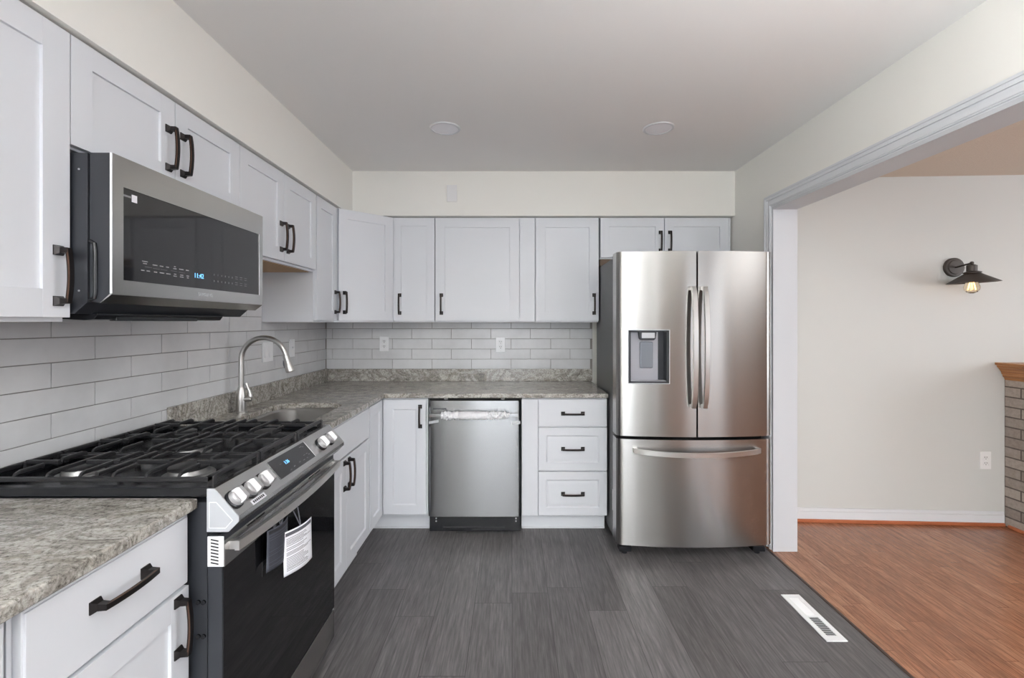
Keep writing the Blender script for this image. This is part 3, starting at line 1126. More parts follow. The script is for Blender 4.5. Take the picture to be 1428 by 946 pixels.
for (dx, dy, ww) in ((0.085, 0.026, 0.016), (0.10, 0.022, 0.008), (-0.075, 0.010, 0.010), (0.07, -0.006, 0.012), (0.09, -0.006, 0.01), (0.05, -0.020, 0.012),
                     (0.075, -0.020, 0.010), (0.10, -0.012, 0.008), (-0.02, -0.020, 0.01), (-0.05, -0.024, 0.012), (0.02, -0.018, 0.01)):
    b.box(dx - ww / 2, dx + ww / 2, dy - 0.0009, dy + 0.0009, 0.0013, 0.0017)
b.xf(pmat(1.560, 0.046)).build('panel_print', M['print_dim'], dsp, world=True)
sb = MB().box(-0.034, 0.034, -0.007, 0.007, 0.0002, 0.0007).xf(pmat(1.298, 0.0865)).build('sticker', M['paper'], rg, world=True)
b = MB()
for q in range(7):
    b.box(-0.027 + q * 0.008, -0.0215 + q * 0.008, -0.0035, 0.0035, 0.0006, 0.0010)
b.xf(pmat(1.298, 0.0865)).build('sticker_print', M['ink_black'], sb, world=True)
# oven door
DX0, DX1 = -0.786, -0.745
od = MB().box(DX0, DX1 - 0.004, RY0 + 0.003, RY1 - 0.003, 0.178, 0.822, 0.002).build('oven_door', M['side'], rg, world=True)
MB().box(DX1 - 0.0038, DX1, RY0 + 0.004, RY1 - 0.004, 0.180, 0.7395, 0.001).build('glass', M['glass'], od, world=True)
prof = [(DX1 - 0.004, 0.740), (DX1 + 0.002, 0.740), (DX1 + 0.002, 0.790), (DX1 - 0.012, 0.822), (DX1 - 0.020, 0.822), (DX1 - 0.004, 0.79)]
ds = MB().prism(prof, 'y', RY0 + 0.004, RY1 - 0.004, 0.0008).build('door_trim', M['steel'], od, world=True)
for ya, yb in ((1.305, 1.345), (1.350, 1.395), (1.70, 1.745), (1.75, 1.80)):
    for zz in (0.798, 0.808):
        kx = DX1 + 0.002 - (zz - 0.790) * 14 / 32
        MB().box(kx - 0.004, kx + 0.0008, ya, yb, zz - 0.0022, zz + 0.0022).build('vent_slot', M['dark'], od, world=True)
ve = MB().box(DX0 + 0.001, DX1 + 0.0015, RY0 - 0.0005, RY0 + 0.003, 0.742, 0.820, 0.001).build('door_end_cap', M['plate'], od, world=True)
b = MB()
for k in range(8):
    zz = 0.751 + k * 0.0085
    b.strip([(DX0 + 0.010, RY0 - 0.0006, zz + 0.002), (DX0 + 0.030, RY0 - 0.0006, zz - 0.002)], (0, 0.0004, 0), (0, 0, 0.0017))
b.build('slots', M['dark'], ve, world=True)
b = MB()
pts = []
for i in range(25):
    u = i / 24
    y = RY0 + 0.022 + (RY1 - RY0 - 0.044) * u
    x = -0.722 + 0.020 * (1 - (2 * u - 1) ** 2)
    pts.append((x, y, 0.786))
b.strip(pts, (0.006, 0, 0), (0, 0, 0.0125))
for y in (RY0 + 0.024, RY1 - 0.030):
    b.box(DX1 - 0.001, -0.716, y, y + 0.016, 0.775, 0.797, 0.001)
b.build('handle', M['bar'], od, world=True)
b = MB()
b.box(DX0, DX1, RY0 + 0.004, RY1 - 0.004, 0.055, 0.172, 0.002)
b.build('storage_drawer', M['steel'], rg, world=True)


def hang_tag(name, label, mat, ytop, wd, ln, curl, twist, x0, dark, ztop):
    r_ = thing(name, label, 'tag', (x0, ytop, ztop - ln), 0, 'printed tags on the oven door handle')
    ny, nz_ = 10, 12

    def P(u, v_, lift=0.0):
        # u across 0..1 (along +Y), v down 0..1
        y = ytop + (u - 0.5) * wd * math.cos(twist) + 0.10 * v_ * (0.0)
        x = x0 + (u - 0.5) * wd * math.sin(twist) + curl * (v_ ** 1.5) * 0.6 + 0.012 * math.sin(PI * u) + lift
        z = ztop - ln * v_
        return (x, y, z)
    b = MB()
    g = [[b.bm.verts.new(P(i / ny, j / nz_)) for i in range(ny + 1)] for j in range(nz_ + 1)]
    for j in range(nz_):
        for i in range(ny):
            b.bm.faces.new((g[j][i], g[j][i + 1], g[j + 1][i + 1], g[j + 1][i]))
    sheet = b.build('sheet', mat, r_, world=True)
    md = sheet.modifiers.new('thickness', 'SOLIDIFY')
    md.thickness = 0.0005
    md.offset = 0
    b = MB()

    def patch(u0, u1, v0, v1):
        k = 6
        rows = [[b.bm.verts.new(P(u0 + (u1 - u0) * i / k, vv, 0.0006)) for i in range(k + 1)] for vv in (v0, v1)]
        for i in range(k):
            b.bm.faces.new((rows[0][i], rows[0][i + 1], rows[1][i + 1], rows[1][i]))
    v_ = 0.17
    while v_ < 0.93:
        u1 = random.uniform(0.55, 0.94)
        patch(0.07, u1, v_, v_ + 0.012)
        v_ += random.choice((0.030, 0.036, 0.036, 0.06))
    b.build('print', M['ink'] if not dark else M['ink_black'], r_, world=True)
    b = MB()
    patch(0.05, 0.95, 0.035, 0.115)
    b.build('header_band', M['ink'] if not dark else M['ink_black'], r_, world=True)
    b = MB()
    b.tube([(-0.712, ytop, 0.800), (-0.700, ytop, 0.786), (x0 + 0.010, ytop, ztop - 0.004)], 0.0018, 6)
    b.tube([(-0.712, ytop, 0.800), (-0.7245, ytop, 0.786), (x0 + 0.009, ytop, ztop - 0.004)], 0.0018, 6)
    b.build('tie', M['ink'], r_, world=True)
    return r_


hang_tag('hang_tag', 'curled white printed tag hanging from the oven door handle', M['paper'], 1.505, 0.130, 0.138, 0.004, 0.26, -0.697, False, 0.714)
hang_tag('hang_tag', 'printed tag with shade in its colour, on the oven door handle behind the white tag', M['paper_back'], 1.425, 0.105, 0.125, -0.004, 0.10, -0.722, True, 0.752)

# ------------------------------------------------------------------ microwave
MY0, MY1 = 1.205, 1.939
mw = thing('microwave', 'stainless over-the-range microwave with black glass door', 'microwave', (-1.25, 1.57, 1.395))
MF = -1.048
b = MB()
b.prism([(XL + 0.013, 1.40), (-1.14, 1.395), (-1.106, 1.425), (-1.106, 1.815), (XL + 0.013, 1.815)], 'y', MY0, MY1, 0.001)
b.build('body', M['side'], mw, world=True)
b = MB()
prof = [(-1.102, 1.428), (-1.075, 1.424), (MF, 1.447), (MF, 1.816), (-1.102, 1.816)]
b.prism(prof, 'y', MY0 + 0.002, MY1 - 0.002, 0.001)
dr = b.build('door', M['side'], mw, world=True)
# stainless frame around the window
wy0, wy1, wz0, wz1 = 1.243, 1.908, 1.486, 1.736
b = MB()
b.box(MF - 0.001, MF + 0.004, MY0 + 0.002, wy0, 1.448, 1.816)
b.box(MF - 0.001, MF + 0.004, wy1, MY1 - 0.002, 1.448, 1.816)
b.box(MF - 0.001, MF + 0.004, wy0, wy1, wz1, 1.816, 0.0)
b.box(MF - 0.001, MF + 0.004, wy0, wy1, 1.448, wz0, 0.0)
b.prism([(-1.076, 1.4235), (-1.075, 1.4225), (MF + 0.003, 1.4455), (MF + 0.003, 1.4485), (MF - 0.001, 1.448)], 'y', MY0 + 0.002, MY1 - 0.002)
fm = b.build('frame', M['steel'], dr, world=True, smooth=False)
MB().box(MF - 0.001, MF + 0.002, wy0 + 0.0005, wy1 - 0.0005, wz0 + 0.0005, wz1 - 0.0005).build('window', M['mwglass'], dr, world=True)
MB().box(MF + 0.0038, MF + 0.0046, wy1, wy1 + 0.003, wz0, wz1).build('bright_edge', M['plate'], dr, world=True)
MB().box(MF - 0.001, MF + 0.0046, MY0 + 0.0012, MY0 + 0.0024, 1.448, 1.816).build('bright_edge', M['plate'], dr, world=True)
# door grip in the near side of the door
b = MB()
pts = [(-1.101, MY0 + 0.003, 1.585), (-1.087, MY0 - 0.001, 1.578), (-1.085, MY0 - 0.001, 1.56), (-1.085, MY0 - 0.001, 1.45), (-1.087, MY0 - 0.001, 1.436), (-1.101, MY0 + 0.003, 1.432)]
b.tube(pts, 0.005, 8)
b.build('grip', M['black'], dr, world=True)
b = MB()
for (y, z, ww) in [(1.318 + 0.0, 1.546, 0.020), (1.318, 1.540, 0.014), (1.355, 1.540, 0.018), (1.380, 1.540, 0.014), (1.404, 1.540, 0.012), (1.435, 1.545, 0.008), (1.435, 1.539, 0.014),
                   (1.463, 1.540, 0.020), (1.490, 1.540, 0.014), (1.310, 1.520, 0.012), (1.330, 1.520, 0.012), (1.357, 1.520, 0.012), (1.382, 1.520, 0.018), (1.408, 1.520, 0.018),
                   (1.436, 1.522, 0.010), (1.436, 1.516, 0.014), (1.465, 1.522, 0.014), (1.465, 1.516, 0.016), (1.492, 1.522, 0.012), (1.492, 1.516, 0.008)]:
    b.box(MF + 0.0019, MF + 0.0024, y - ww / 2, y + ww / 2, z - 0.0013, z + 0.0013)
b.build('printed_keys', M['print'], dr, world=True)
b = MB()
for k in range(6):
    for z in (1.540, 1.518):
        b.box(MF + 0.0019, MF + 0.0024, 1.622 + k * 0.021, 1.626 + k * 0.021, z - 0.003, z + 0.003)
for y in (1.755, 1.785, 1.815):
    for z in (1.541, 1.519):
        b.box(MF + 0.0019, MF + 0.0024, y - 0.008, y + 0.008, z - 0.0045, z - 0.003)
        b.box(MF + 0.0019, MF + 0.0024, y - 0.008, y + 0.008, z + 0.003, z + 0.0045)
for y, z in ((1.33, 1.531), (1.36, 1.530), (1.39, 1.530), (1.43, 1.531), (1.465, 1.530)):
    b.box(MF + 0.0019, MF + 0.0024, y - 0.013, y + 0.013, z - 0.0004, z + 0.0004)
b.build('printed_keys', M['print_dim'], dr, world=True)


def xmat(x, y, z):
    """text facing +X: local x -> +Y, local y -> +Z, local z -> +X"""
    return Matrix(((0, 0, 1, x), (1, 0, 0, y), (0, 1, 0, z), (0, 0, 0, 1)))


text_mesh('11:42', 0.022).xf(xmat(MF + 0.0026, 1.545, 1.527)).build('clock_digits', M['blue'], dr, world=True)
text_mesh('SAMSUNG', 0.016).xf(xmat(MF + 0.0046, 1.575, 1.466)).build('logo', M['silver'], fm, world=True)
b = MB()
b.box(MF + 0.0019, MF + 0.0026, 1.272, 1.290, 1.704, 1.724)
b.build('sticker', M['paper'], dr, world=True)
b = MB()
for k in range(6):
    b.box(MF + 0.0019, MF + 0.0024, 1.2445 + k * 0.0042, 1.2475 + k * 0.0042, 1.713, 1.718)
b.build('sticker_print', M['print'], dr, world=True)
b = MB()
b.prism([(-1.40, 1.3985), (-1.40, 1.392), (-1.16, 1.378), (-1.135, 1.380), (-1.125, 1.393), (-1.125, 1.3985)], 'y', 1.255, 1.80, 0.002)
b.box(-1.150, -1.128, 1.32, 1.66, 1.3765, 1.388, 0.002)
b.build('filter_hood', M['black'], mw, world=True)
MB().box(-1.14, -1.108, 1.225, 1.30, 1.8155, 1.8195, 0.001).build('top_clip', M['black'], mw, world=True)
for zz in (1.772, 1.455):
    MB().lathe([(0.0025, 0.0), (0.0025, -0.0012), (0.0008, -0.0016)], (-1.128, MY0, zz), 'y', 10).build('screw', M['knob'], mw, world=True)

# ------------------------------------------------------------------ dishwasher
dwx0, dwx1 = -0.541, 0.058
DF = 2.992
dw = thing('dishwasher', 'stainless dishwasher with foam-wrapped bar handle under the counter', 'dishwasher', (-0.24, 3.3, 0))


def bowed(x0, x1, z0, z1, yfun, yback, nx=24, hole=None, nz=1, rnd=0.004):
    """door slab: curved front (towards -y), flat back; optional hole (hx0,hx1,hz0,hz1) through the front skin"""
    b = MB()
    bm = b.bm
    xs = [x0 + (x1 - x0) * i / nx for i in range(nx + 1)]
    zs = [z0 + (z1 - z0) * i / nz for i in range(nz + 1)]
    if hole:
        xs = sorted(set([x for x in xs if min(abs(x - hole[0]), abs(x - hole[1])) > 0.006] + [hole[0], hole[1]]))
        zs = sorted(set(zs + [hole[2], hole[3]]))
    V = {}

    def fv(x, z):
        k = (round(x, 5), round(z, 5))
        if k not in V:
            V[k] = bm.verts.new((x, yfun(x), z))
        return V[k]
    for i in range(len(xs) - 1):
        for j in range(len(zs) - 1):
            xm, zm = (xs[i] + xs[i + 1]) / 2, (zs[j] + zs[j + 1]) / 2
            if hole and hole[0] < xm < hole[1] and hole[2] < zm < hole[3]:
                continue
            bm.faces.new((fv(xs[i], zs[j]), fv(xs[i + 1], zs[j]), fv(xs[i + 1], zs[j + 1]), fv(xs[i], zs[j + 1])))
    bound = [e for e in bm.edges if len(e.link_faces) == 1]
    ex = bmesh.ops.extrude_edge_only(bm, edges=bound)
    for g in ex['geom']:
        if isinstance(g, bmesh.types.BMVert):
            inside = hole and hole[0] - 1e-4 <= g.co.x <= hole[1] + 1e-4 and hole[2] - 1e-4 <= g.co.z <= hole[3] + 1e-4
            if inside:
                g.co.y = yfun(g.co.x) + 0.055
            else:
                g.co.y = yback
    return b


dcx = (dwx0 + dwx1) / 2


def dwf(x):
    u = (x - dcx) / (dwx1 - dwx0) * 2
    return DF - 0.003 * (1 - u * u) + 0.012 * max(0, abs(u) - 0.94) / 0.06 * max(0, abs(u) - 0.94) / 0.06


b = MB()
b.box(dwx0 + 0.004, dwx1 - 0.004, BBY + 0.005, YB - 0.04, 0.10, 0.876)
b.build('tub', M['dark'], dw, world=True)
dd_ = bowed(dwx0, dwx1, 0.116, 0.8655, dwf, BBY + 0.004, 40)
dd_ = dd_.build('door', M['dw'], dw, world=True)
b = MB()
b.box(dwx0 + 0.002, dwx1 - 0.002, BBY + 0.006, BBY + 0.020, 0.006, 0.112, 0.002)
b.box(dwx0 + 0.09, dwx1 - 0.11, BBY + 0.003, BBY + 0.007, 0.030, 0.034, 0.001)
kp = b.build('kick_plate', M['black'], dw, world=True)
for xx in (dwx0 + 0.045, dwx1 - 0.032):
    for zz in (0.090, 0.072):
        MB().lathe([(0.005, 0.0), (0.005, -0.003), (0.002, -0.004)], (xx, BBY + 0.0062, zz), 'y', 10).build('screw', M['knob'], kp, world=True)
for xx in (-0.43, -0.06):
    b = MB()
    b.box(xx - 0.012, xx + 0.012, DF + 0.014, DF + 0.030, 0.872, 0.8765)
    b.lathe([(0.004, 0.0), (0.004, -0.002)], (xx, DF + 0.014, 0.8745), 'y', 8)
    b.build('mounting_bracket', M['knob'], dw, world=True)
HZ = 0.779
b = MB()
b.box(-0.531, 0.040, DF - 0.049, DF - 0.034, HZ - 0.0105, HZ + 0.0105, 0.002)
for xx in (-0.500, 0.010):
    b.box(xx - 0.010, xx + 0.010, DF - 0.040, DF + 0.001, HZ - 0.008, HZ + 0.008, 0.002)
hd = b.build('handle', M['dw'], dd_, world=True)
b = MB()
n, ns = 20, 110
rings = []
for i in range(ns + 1):
    x = -0.452 + (0.452 - 0.016) * i / ns
    ring = []
    env = 1.0 if 4 < i < ns - 4 else 0.75
    smooth_mid = 0.35 if -0.33 < x < -0.16 else 1.0
    r0 = 0.0245 + (0.002 if -0.33 < x < -0.16 else 0)
    taper = 1.0 if x < -0.09 else 1.0 - 0.25 * (x + 0.09) / 0.075
    for k in range(n):
        a = 2 * PI * k / n
        nn_ = mnoise.noise(Vector((x * 95, math.cos(a) * 2.0, math.sin(a) * 2.0)))
        rr = (r0 + 0.0115 * nn_ * smooth_mid) * env * taper
        ring.append((x, DF - 0.040 + rr * math.cos(a), HZ + rr * math.sin(a) * 0.98))
    rings.append(ring)
b.loft(rings)
b.build('foam_wrap', M['foam'], hd, world=True)
MB().strip([(dwx0 + 0.004, DF - 0.0012, 0.724), (dwx0 + 0.066, DF - 0.0030, 0.735)], (0, 0.0006, 0), (0, 0, 0.0085)).build('tape_strip', M['tape'], dd_, world=True)
MB().strip([(dwx1 - 0.058, DF - 0.0030, 0.722), (dwx1 - 0.004, DF - 0.0012, 0.726)], (0, 0.0006, 0), (0, 0, 0.009)).build('tape_strip', M['tape'], dd_, world=True)
b = MB()
b.box(dwx0 + 0.030, dwx0 + 0.115, DF - 0.0040, DF - 0.0028, 0.810, 0.818)
b.build('control_label', M['side'], dd_, world=True)

# ------------------------------------------------------------------ refrigerator
fr_ = thing('refrigerator', 'stainless french-door refrigerator with water dispenser and bottom freezer', 'refrigerator', (1.066, 3.1, 0))
FX0, FX1 = 0.612, 1.521
fcx = (FX0 + FX1) / 2
FYE, FYC = 2.712, 2.664


def ff(x):
    u = (x - fcx) / (FX1 - FX0) * 2
    y = FYC + (FYE - FYC) * 0.8 * u * u
    if abs(u) > 0.93:
        y += 0.016 * ((abs(u) - 0.93) / 0.07) ** 2
    return y


b = MB()
b.box(0.630, 1.503, 2.822, 3.44, 0.035, 1.772, 0.004)
body = b.build('body', M['fridge_side'], fr_, world=True)
MB().box(0.630, 0.72, 2.75, 2.90, 1.7725, 1.785, 0.003).build('hinge_cover', M['side'], fr_, world=True)
MB().box(1.413, 1.503, 2.75, 2.90, 1.7725, 1.785, 0.003).build('hinge_cover', M['side'], fr_, world=True)
DZ0, DZ1 = 0.711, 1.785
dxl, dxr, dzb, dzt = 0.679, 0.907, 1.020, 1.327
ld = bowed(FX0, 1.0615, DZ0, DZ1, ff, 2.806, 36, (dxl, dxr, dzb, dzt)).build('door', M['fridge'], fr_, world=True)
rd = bowed(1.0715, FX1, DZ0, DZ1, ff, 2.806, 36).build('door', M['fridge'], fr_, world=True)
fd = bowed(FX0, FX1, 0.074, 0.693, ff, 2.806, 60).build('freezer_drawer', M['fridge'], fr_, world=True)
for nm, par, xa, xb, za, zb in (('liner', ld, FX0 + 0.004, 1.0580, DZ0 + 0.002, DZ1 - 0.002), ('liner', rd, 1.0750, FX1 - 0.004, DZ0 + 0.002, DZ1 - 0.002), ('liner', fd, FX0 + 0.004, FX1 - 0.004, 0.076, 0.691)):
    MB().box(xa, xb, 2.800, 2.8195, za, zb, 0.001).build(nm, M['fridge_side'], par, world=True)
MB().box(0.64, 1.495, 2.775, 2.800, 0.6935, 0.7105).build('gap_gasket', M['dark'], fr_, world=True)
# dispenser
yd = ff(0.79)
b = MB()
b.box(dxl + 0.001, dxr - 0.001, yd + 0.058, yd + 0.070, dzb + 0.001, dzt - 0.001)
b.box(dxl + 0.0005, dxl + 0.010, yd + 0.004, yd + 0.060, dzb + 0.001, dzt - 0.001)
b.box(dxr - 0.010, dxr - 0.0005, yd + 0.004, yd + 0.060, dzb + 0.001, dzt - 0.001)
b.box(dxl + 0.001, dxr - 0.001, yd + 0.004, yd + 0.060, dzb + 0.0005, dzb + 0.010)
b.box(dxl + 0.001, dxr - 0.001, yd + 0.004, yd + 0.060, dzt - 0.008, dzt - 0.0005)
dp = b.build('water_dispenser', M['side'], ld, world=True)
b = MB()
b.prism([(dxl + 0.016, yd + 0.058), (dxl + 0.016, yd + 0.040), (dxr - 0.050, yd + 0.040), (dxr - 0.044, yd + 0.058)], 'z', dzb + 0.012, dzt - 0.012, 0.001)
b.box(dxl + 0.012, dxr - 0.012, yd + 0.010, yd + 0.058, dzb + 0.010, dzb + 0.014)
b.build('niche_panel', M['lavender'], dp, world=True)
b = MB()
xc_ = 0.790
b.prism([(xc_ - 0.052, dzt - 0.008), (xc_ - 0.046, dzt - 0.050), (xc_ - 0.036, dzt - 0.058), (xc_ + 0.036, dzt - 0.058), (xc_ + 0.046, dzt - 0.050), (xc_ + 0.052, dzt - 0.008)], 'y', yd + 0.012, yd + 0.042, 0.002)
sp = b.build('spout_housing', M['side'], dp, world=True)
MB().box(xc_ - 0.036, xc_ + 0.040, yd + 0.008, yd + 0.0125, dzt - 0.046, dzt - 0.014, 0.003).build('spout_cover', M['silver'], sp, world=True)
MB().box(xc_ - 0.040, xc_ + 0.036, yd + 0.030, yd + 0.041, dzt - 0.222, dzt - 0.068, 0.006).build('paddle', M['paddle'], dp, world=True)
b = MB()
for (xa, xb, za, zb) in ((dxl - 0.004, dxr + 0.004, dzt, dzt + 0.003), (dxl - 0.004, dxr + 0.004, dzb - 0.003, dzb), (dxl - 0.004, dxl, dzb, dzt), (dxr, dxr + 0.004, dzb, dzt)):
    pts = [(xa + (xb - xa) * q / 6, ff(xa + (xb - xa) * q / 6) - 0.0005, (za + zb) / 2) for q in range(7)] if xb - xa > 0.1 else None
    if pts:
        b.strip(pts, (0, 0.001, 0), (0, 0, 0.0018))
    else:
        ym = ff((xa + xb) / 2)
        b.box(xa, xb, ym - 0.0015, ym + 0.001, za, zb)
b.build('bezel', M['silver'], ld, world=True)
# handles: tapered bars bowed outward
for par, xh in ((ld, 1.035), (rd, 1.100)):
    b = MB()
    pts, wv, hv = [], [], []
    for i in range(21):
        u = -1 + 2 * i / 20
        z = 1.230 + 0.348 * u
        off = 0.022 + 0.040 * (1 - u * u) ** 0.6
        pts.append((xh, FYC - off, z))
        wv.append((0.0125, 0, 0))
        hv.append((0, 0.0075 + 0.004 * abs(u), 0))
    b.strip(pts, wv, hv)
    for sg in (-1, 1):
        z = 1.230 + sg * 0.338
        b.box(xh - 0.0115, xh + 0.0115, FYC - 0.024, FYC + 0.004, z - 0.010, z + 0.010, 0.001)
    b.build('handle', M['satin'], par, world=True)
b = MB()
pts, hv = [], []
for i in range(25):
    u = -1 + 2 * i / 24
    x = 1.068 + 0.366 * u
    off = 0.020 + 0.034 * (1 - u * u) ** 0.6
    pts.append((x, ff(x) - off, 0.632 - 0.012 * (1 - u * u)))
b.strip(pts, (0, 0.0065, 0), (0, 0, 0.0135))
for sg in (-1, 1):
    x = 1.068 + sg * 0.354
    b.box(x - 0.012, x + 0.012, ff(x) - 0.026, ff(x) + 0.004, 0.622, 0.645, 0.001)
b.build('handle', M['satin'], fd, world=True)
for xx in (0.67, 1.46):
    b = MB()
    b.box(xx - 0.035, xx + 0.035, 2.730, 2.790, 0.018, 0.050, 0.003)
    b.cyl((xx, 2.76, 0.0), (xx, 2.76, 0.022), 0.016)
    b.build('foot', M['black'], fr_, world=True)
for xx in (0.68, 1.45):
    MB().cyl((xx, 3.38, 0.0), (xx, 3.38, 0.04), 0.016).build('foot', M['black'], fr_, world=True)
MB().box(0.645, 1.49, 2.790, 2.822, 0.030, 0.073).build('base_grille', M['black'], fr_, world=True)
MB().box(0.6292, 0.6302, 2.845, 2.895, 0.20, 0.33).build('sticker', M['plate'], fr_, world=True)

# ------------------------------------------------------------------ outlets and switches


def plate(name, label, Mx, kind, gangs=1, mat='plate', cat='outlet'):
    r_ = bpy.data.objects.new(name, None)
    r_.empty_display_size = 0.05
    r_.matrix_world = Mx
    r_.location = Mx.translation
    r_.rotation_euler = Mx.to_euler()
    C.objects.link(r_)
    tag(r_, label, cat, {'outlet': 'duplex wall outlets', 'switch': 'light switches on the left tile'}.get(cat))
    w_ = 0.072 + 0.046 * (gangs - 1)
    MB().box(-w_ / 2, w_ / 2, -0.006, -0.0003, -0.0585, 0.0585, 0.002).build('cover_plate', M[mat], r_)
    if kind == 'outlet':
        for zc_ in (-0.0195, 0.0195):
            rc_ = MB().box(-0.017, 0.017, -0.0075, -0.005, zc_ - 0.0145, zc_ + 0.0145, 0.003).build('receptacle', M[mat], r_)
            b = MB()
            b.box(-0.0075, -0.0045, -0.0078, -0.0070, zc_ - 0.002, zc_ + 0.008)
            b.box(0.0045, 0.0075, -0.0078, -0.0070, zc_ - 0.002, zc_ + 0.008)
            b.lathe([(0.0028, -0.0078), (0.0028, -0.0070)], (0, 0, zc_ - 0.0085), 'y', 10)
            b.build('slots', M['dark'], rc_)
    elif kind == 'rocker':
        for g in range(gangs):
            xg = (g - (gangs - 1) / 2) * 0.046
            MB().prism([(-0.0055, -0.033), (-0.0105, -0.033), (-0.0068, 0.033), (-0.0055, 0.033)], 'x', xg - 0.0165, xg + 0.0165).build('rocker', M[mat], r_)
    elif kind == 'toggle':
        b = MB()
        b.box(-0.005, 0.005, -0.016, -0.005, -0.002, 0.009, 0.001)
        b.build('toggle', M[mat], r_)
    for zz in (-0.048, 0.048):
        MB().lathe([(0.003, -0.0064), (0.003, -0.0058)], (0, 0, zz), 'y', 10).build('screw', M['plate_wall'], r_)
    return r_


TB = YB - 0.011
TLX = XL + 0.011
Rl = Matrix.Rotation(R90, 4, 'Z')
plate('wall_outlet', 'white duplex outlet on the back tile, left, above the corner counter', T(-1.003, TB, 1.205), 'outlet')
plate('wall_outlet', 'white duplex outlet on the back tile above the dishwasher', T(-0.090, TB, 1.199), 'outlet')
plate('wall_switch', 'double-gang white rocker switch on the left tile behind the faucet', T(TLX, 2.755, 1.197) @ Rl, 'rocker', 2, cat='switch')
plate('wall_switch', 'single white toggle switch on the left tile, nearest the corner', T(TLX, 3.060, 1.203) @ Rl, 'toggle', cat='switch')
plate('blank_plate', 'blank off-white cover plate on the soffit above the back wall cabinets', T(-0.424, 3.267, 2.284), 'blank', mat='plate_wall', cat='wall plate')
plate('wall_outlet', 'white outlet low on the next room wall beside the brick fireplace', RW @ T(1.50, 0, 0.440), 'outlet', mat='plate_wall')

# ------------------------------------------------------------------ recessed lights
for x, lab in ((-0.368, 'left of the two round recessed ceiling lights'), (0.806, 'right of the two round recessed ceiling lights')):
    r_ = thing('ceiling_light', lab, 'ceiling light', (x, 2.545, ZC), 0, 'recessed lights in the kitchen ceiling')
    MB().lathe([(0.084, 0.0), (0.084, -0.004), (0.080, -0.007), (0.072, -0.007), (0.071, -0.003)], (0, 0, 0), n=40).build('trim_ring', M['trim'], r_)
    MB().lathe([(0.0715, -0.0028), (0.0705, -0.0045), (0.05, -0.0065), (0.02, -0.0075), (0.002, -0.0078)], (0, 0, 0), n=40).build('lens', M['diffuser'], r_)

# ------------------------------------------------------------------ floor register
vx0, vx1, vy0, vy1 = 1.351, 1.442, 1.985, 2.325
r_ = thing('floor_register', 'long white slotted floor vent set in the dark plank floor', 'floor vent', ((vx0 + vx1) / 2, (vy0 + vy1) / 2, 0))
b = MB()
sx0, sx1 = vx0 + 0.024, vx1 - 0.022
sa, sb_ = vy0 + 0.034, vy1 - 0.030
b.box(vx0, sx0, vy0, vy1, 0.0003, 0.005, 0.001)
b.box(sx1, vx1, vy0, vy1, 0.0003, 0.005, 0.001)
b.box(sx0, sx1, vy0, sa, 0.0003, 0.005, 0.001)
b.box(sx0, sx1, sb_, vy1, 0.0003, 0.005, 0.001)
ym = (sa + sb_) / 2
b.box(sx0, sx1, ym - 0.006, ym + 0.006, 0.0003, 0.005, 0.001)
b.build('frame', M['vent'], r_, world=True)
b = MB()
k = 11
for i in range(k):
    for (ya, yb, tl_) in ((sa, ym - 0.006, -1), (ym + 0.006, sb_, 1)):
        yc = ya + (yb - ya) * (i + 0.5) / k
        hw = 0.0034
        if tl_ > 0:
            b.strip([(sx0 - 0.001, yc, 0.0030), (sx1 + 0.001, yc, 0.0030)], (0, hw, 0.0016), (0, -0.0003, 0.0005))
        else:
            b.strip([(sx0 - 0.001, yc, 0.0030), (sx1 + 0.001, yc, 0.0030)], (0, hw * 0.62, -0.0016), (0, 0.0003, 0.0005))
b.build('louvers', M['vent'], r_, world=True)
MB().box(sx0, sx1, sa, sb_, 0.0003, 0.0007).build('duct_opening', M['fridge_side'], r_, world=True)

# ------------------------------------------------------------------ wall sconce
sx, sz = 1.292, 1.745
SC = RW @ T(sx, 0, sz)
r_ = bpy.data.objects.new('wall_sconce', None)
r_.empty_display_size = 0.1
r_.location = SC.translation
r_.rotation_euler = SC.to_euler()
C.objects.link(r_)
tag(r_, 'dark bronze barn-style wall sconce with clear bulb above the fireplace mantel end', 'wall lamp')
MB().lathe([(0.064, -0.0005), (0.064, -0.016), (0.060, -0.020), (0.048, -0.021), (0.045, -0.026), (0.010, -0.027)], (0, 0, 0), 'y', 40).build('backplate', M['shade'], r_)
MB().tube([(0.0, -0.024, -0.002), (0.002, -0.075, 0.006), (0.003, -0.128, 0.012)], 0.0055, 12).build('arm', M['shade'], r_)
ly, lz = -0.135, 0.0
b = MB()
b.lathe([(0.003, 0.024), (0.010, 0.020), (0.011, 0.010), (0.008, 0.002)], (0.003, ly, lz), n=16)
b.lathe([(0.016, 0.004), (0.027, -0.002), (0.027, -0.036), (0.024, -0.046)], (0.003, ly, lz), n=24)
b.build('socket', M['shade'], r_)
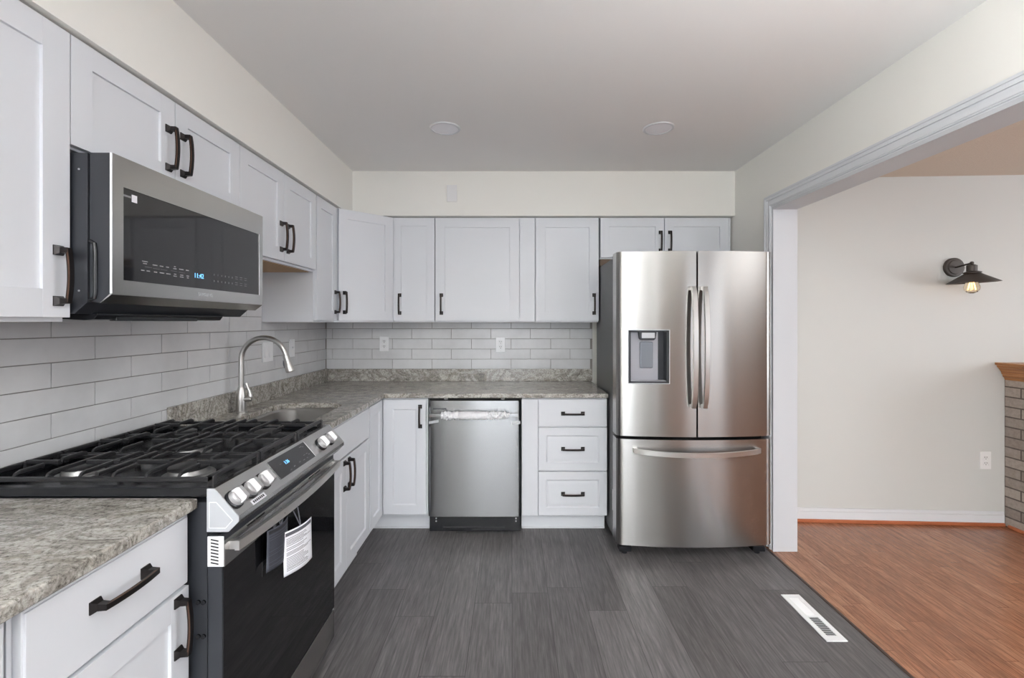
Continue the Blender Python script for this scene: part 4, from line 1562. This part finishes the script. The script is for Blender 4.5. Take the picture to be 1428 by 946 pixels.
prof = [(0.024, -0.038), (0.046, -0.046), (0.046, -0.051), (0.040, -0.054), (0.130, -0.112), (0.134, -0.114), (0.129, -0.116), (0.040, -0.059)]
tiltm = T(0.003, ly, lz) @ Matrix.Rotation(math.radians(-3), 4, 'Y')
MB().lathe(prof, (0, 0, 0), n=40, cap=False).xf(tiltm).build('shade', M['shade'], r_)
bl = MB().lathe([(0.012, -0.060), (0.014, -0.085), (0.030, -0.112), (0.041, -0.142), (0.038, -0.160), (0.026, -0.176), (0.010, -0.183), (0.002, -0.184)], (0.003, ly, lz), n=28).build('bulb', M['bulb'], r_)
for k in range(6):
    a = 2 * PI * k / 6
    MB().tube([(0.003 + 0.006 * math.cos(a), ly + 0.006 * math.sin(a), lz - 0.10), (0.003 + 0.018 * math.cos(a), ly + 0.018 * math.sin(a), lz - 0.158)], 0.0016, 6).build('filament', M['filament'], bl)

# ------------------------------------------------------------------ brick fireplace and mantel
bx0 = 3.322
def WY(x):
    return p0.y + (p1.y - p0.y) * (x - p0.x) / (p1.x - p0.x) - 0.003


fp = thing('fireplace', 'grey-brown brick fireplace side at the right edge of the next room', 'fireplace', (3.95, 2.8, 0))
MB().prism([(bx0, 2.45), (4.75, 2.45), (4.75, WY(4.75)), (bx0, WY(bx0))], 'z', 0.0, 0.985).build('brick_surround', M['brick'], fp, world=True, smooth=False)
b = MB()
b.box(bx0 - 0.020, bx0 - 0.001, 2.45, 3.085, 0.0, 0.022, 0.006)
b.build('base_molding', M['shoe'], fp, world=True)
r_ = thing('mantel', 'stepped brown wooden mantel shelf on top of the brick fireplace', 'mantel', (3.95, 2.8, 0.985))
b = MB()
prof = [(0.0, 0.986), (0.004, 1.000), (0.014, 1.010), (0.014, 1.022), (0.020, 1.024), (0.024, 1.040), (0.040, 1.064), (0.050, 1.074), (0.050, 1.082), (0.062, 1.088), (0.064, 1.103)]
rings = [[(bx0 - e, 2.45 - e, z), (4.75 + e, 2.45 - e, z), (4.75 + e, WY(4.75 + e), z), (bx0 - e, WY(bx0 - e), z)] for e, z in prof]
b.loft(rings)
b.build('shelf', M['mantel'], r_, world=True, smooth=False)
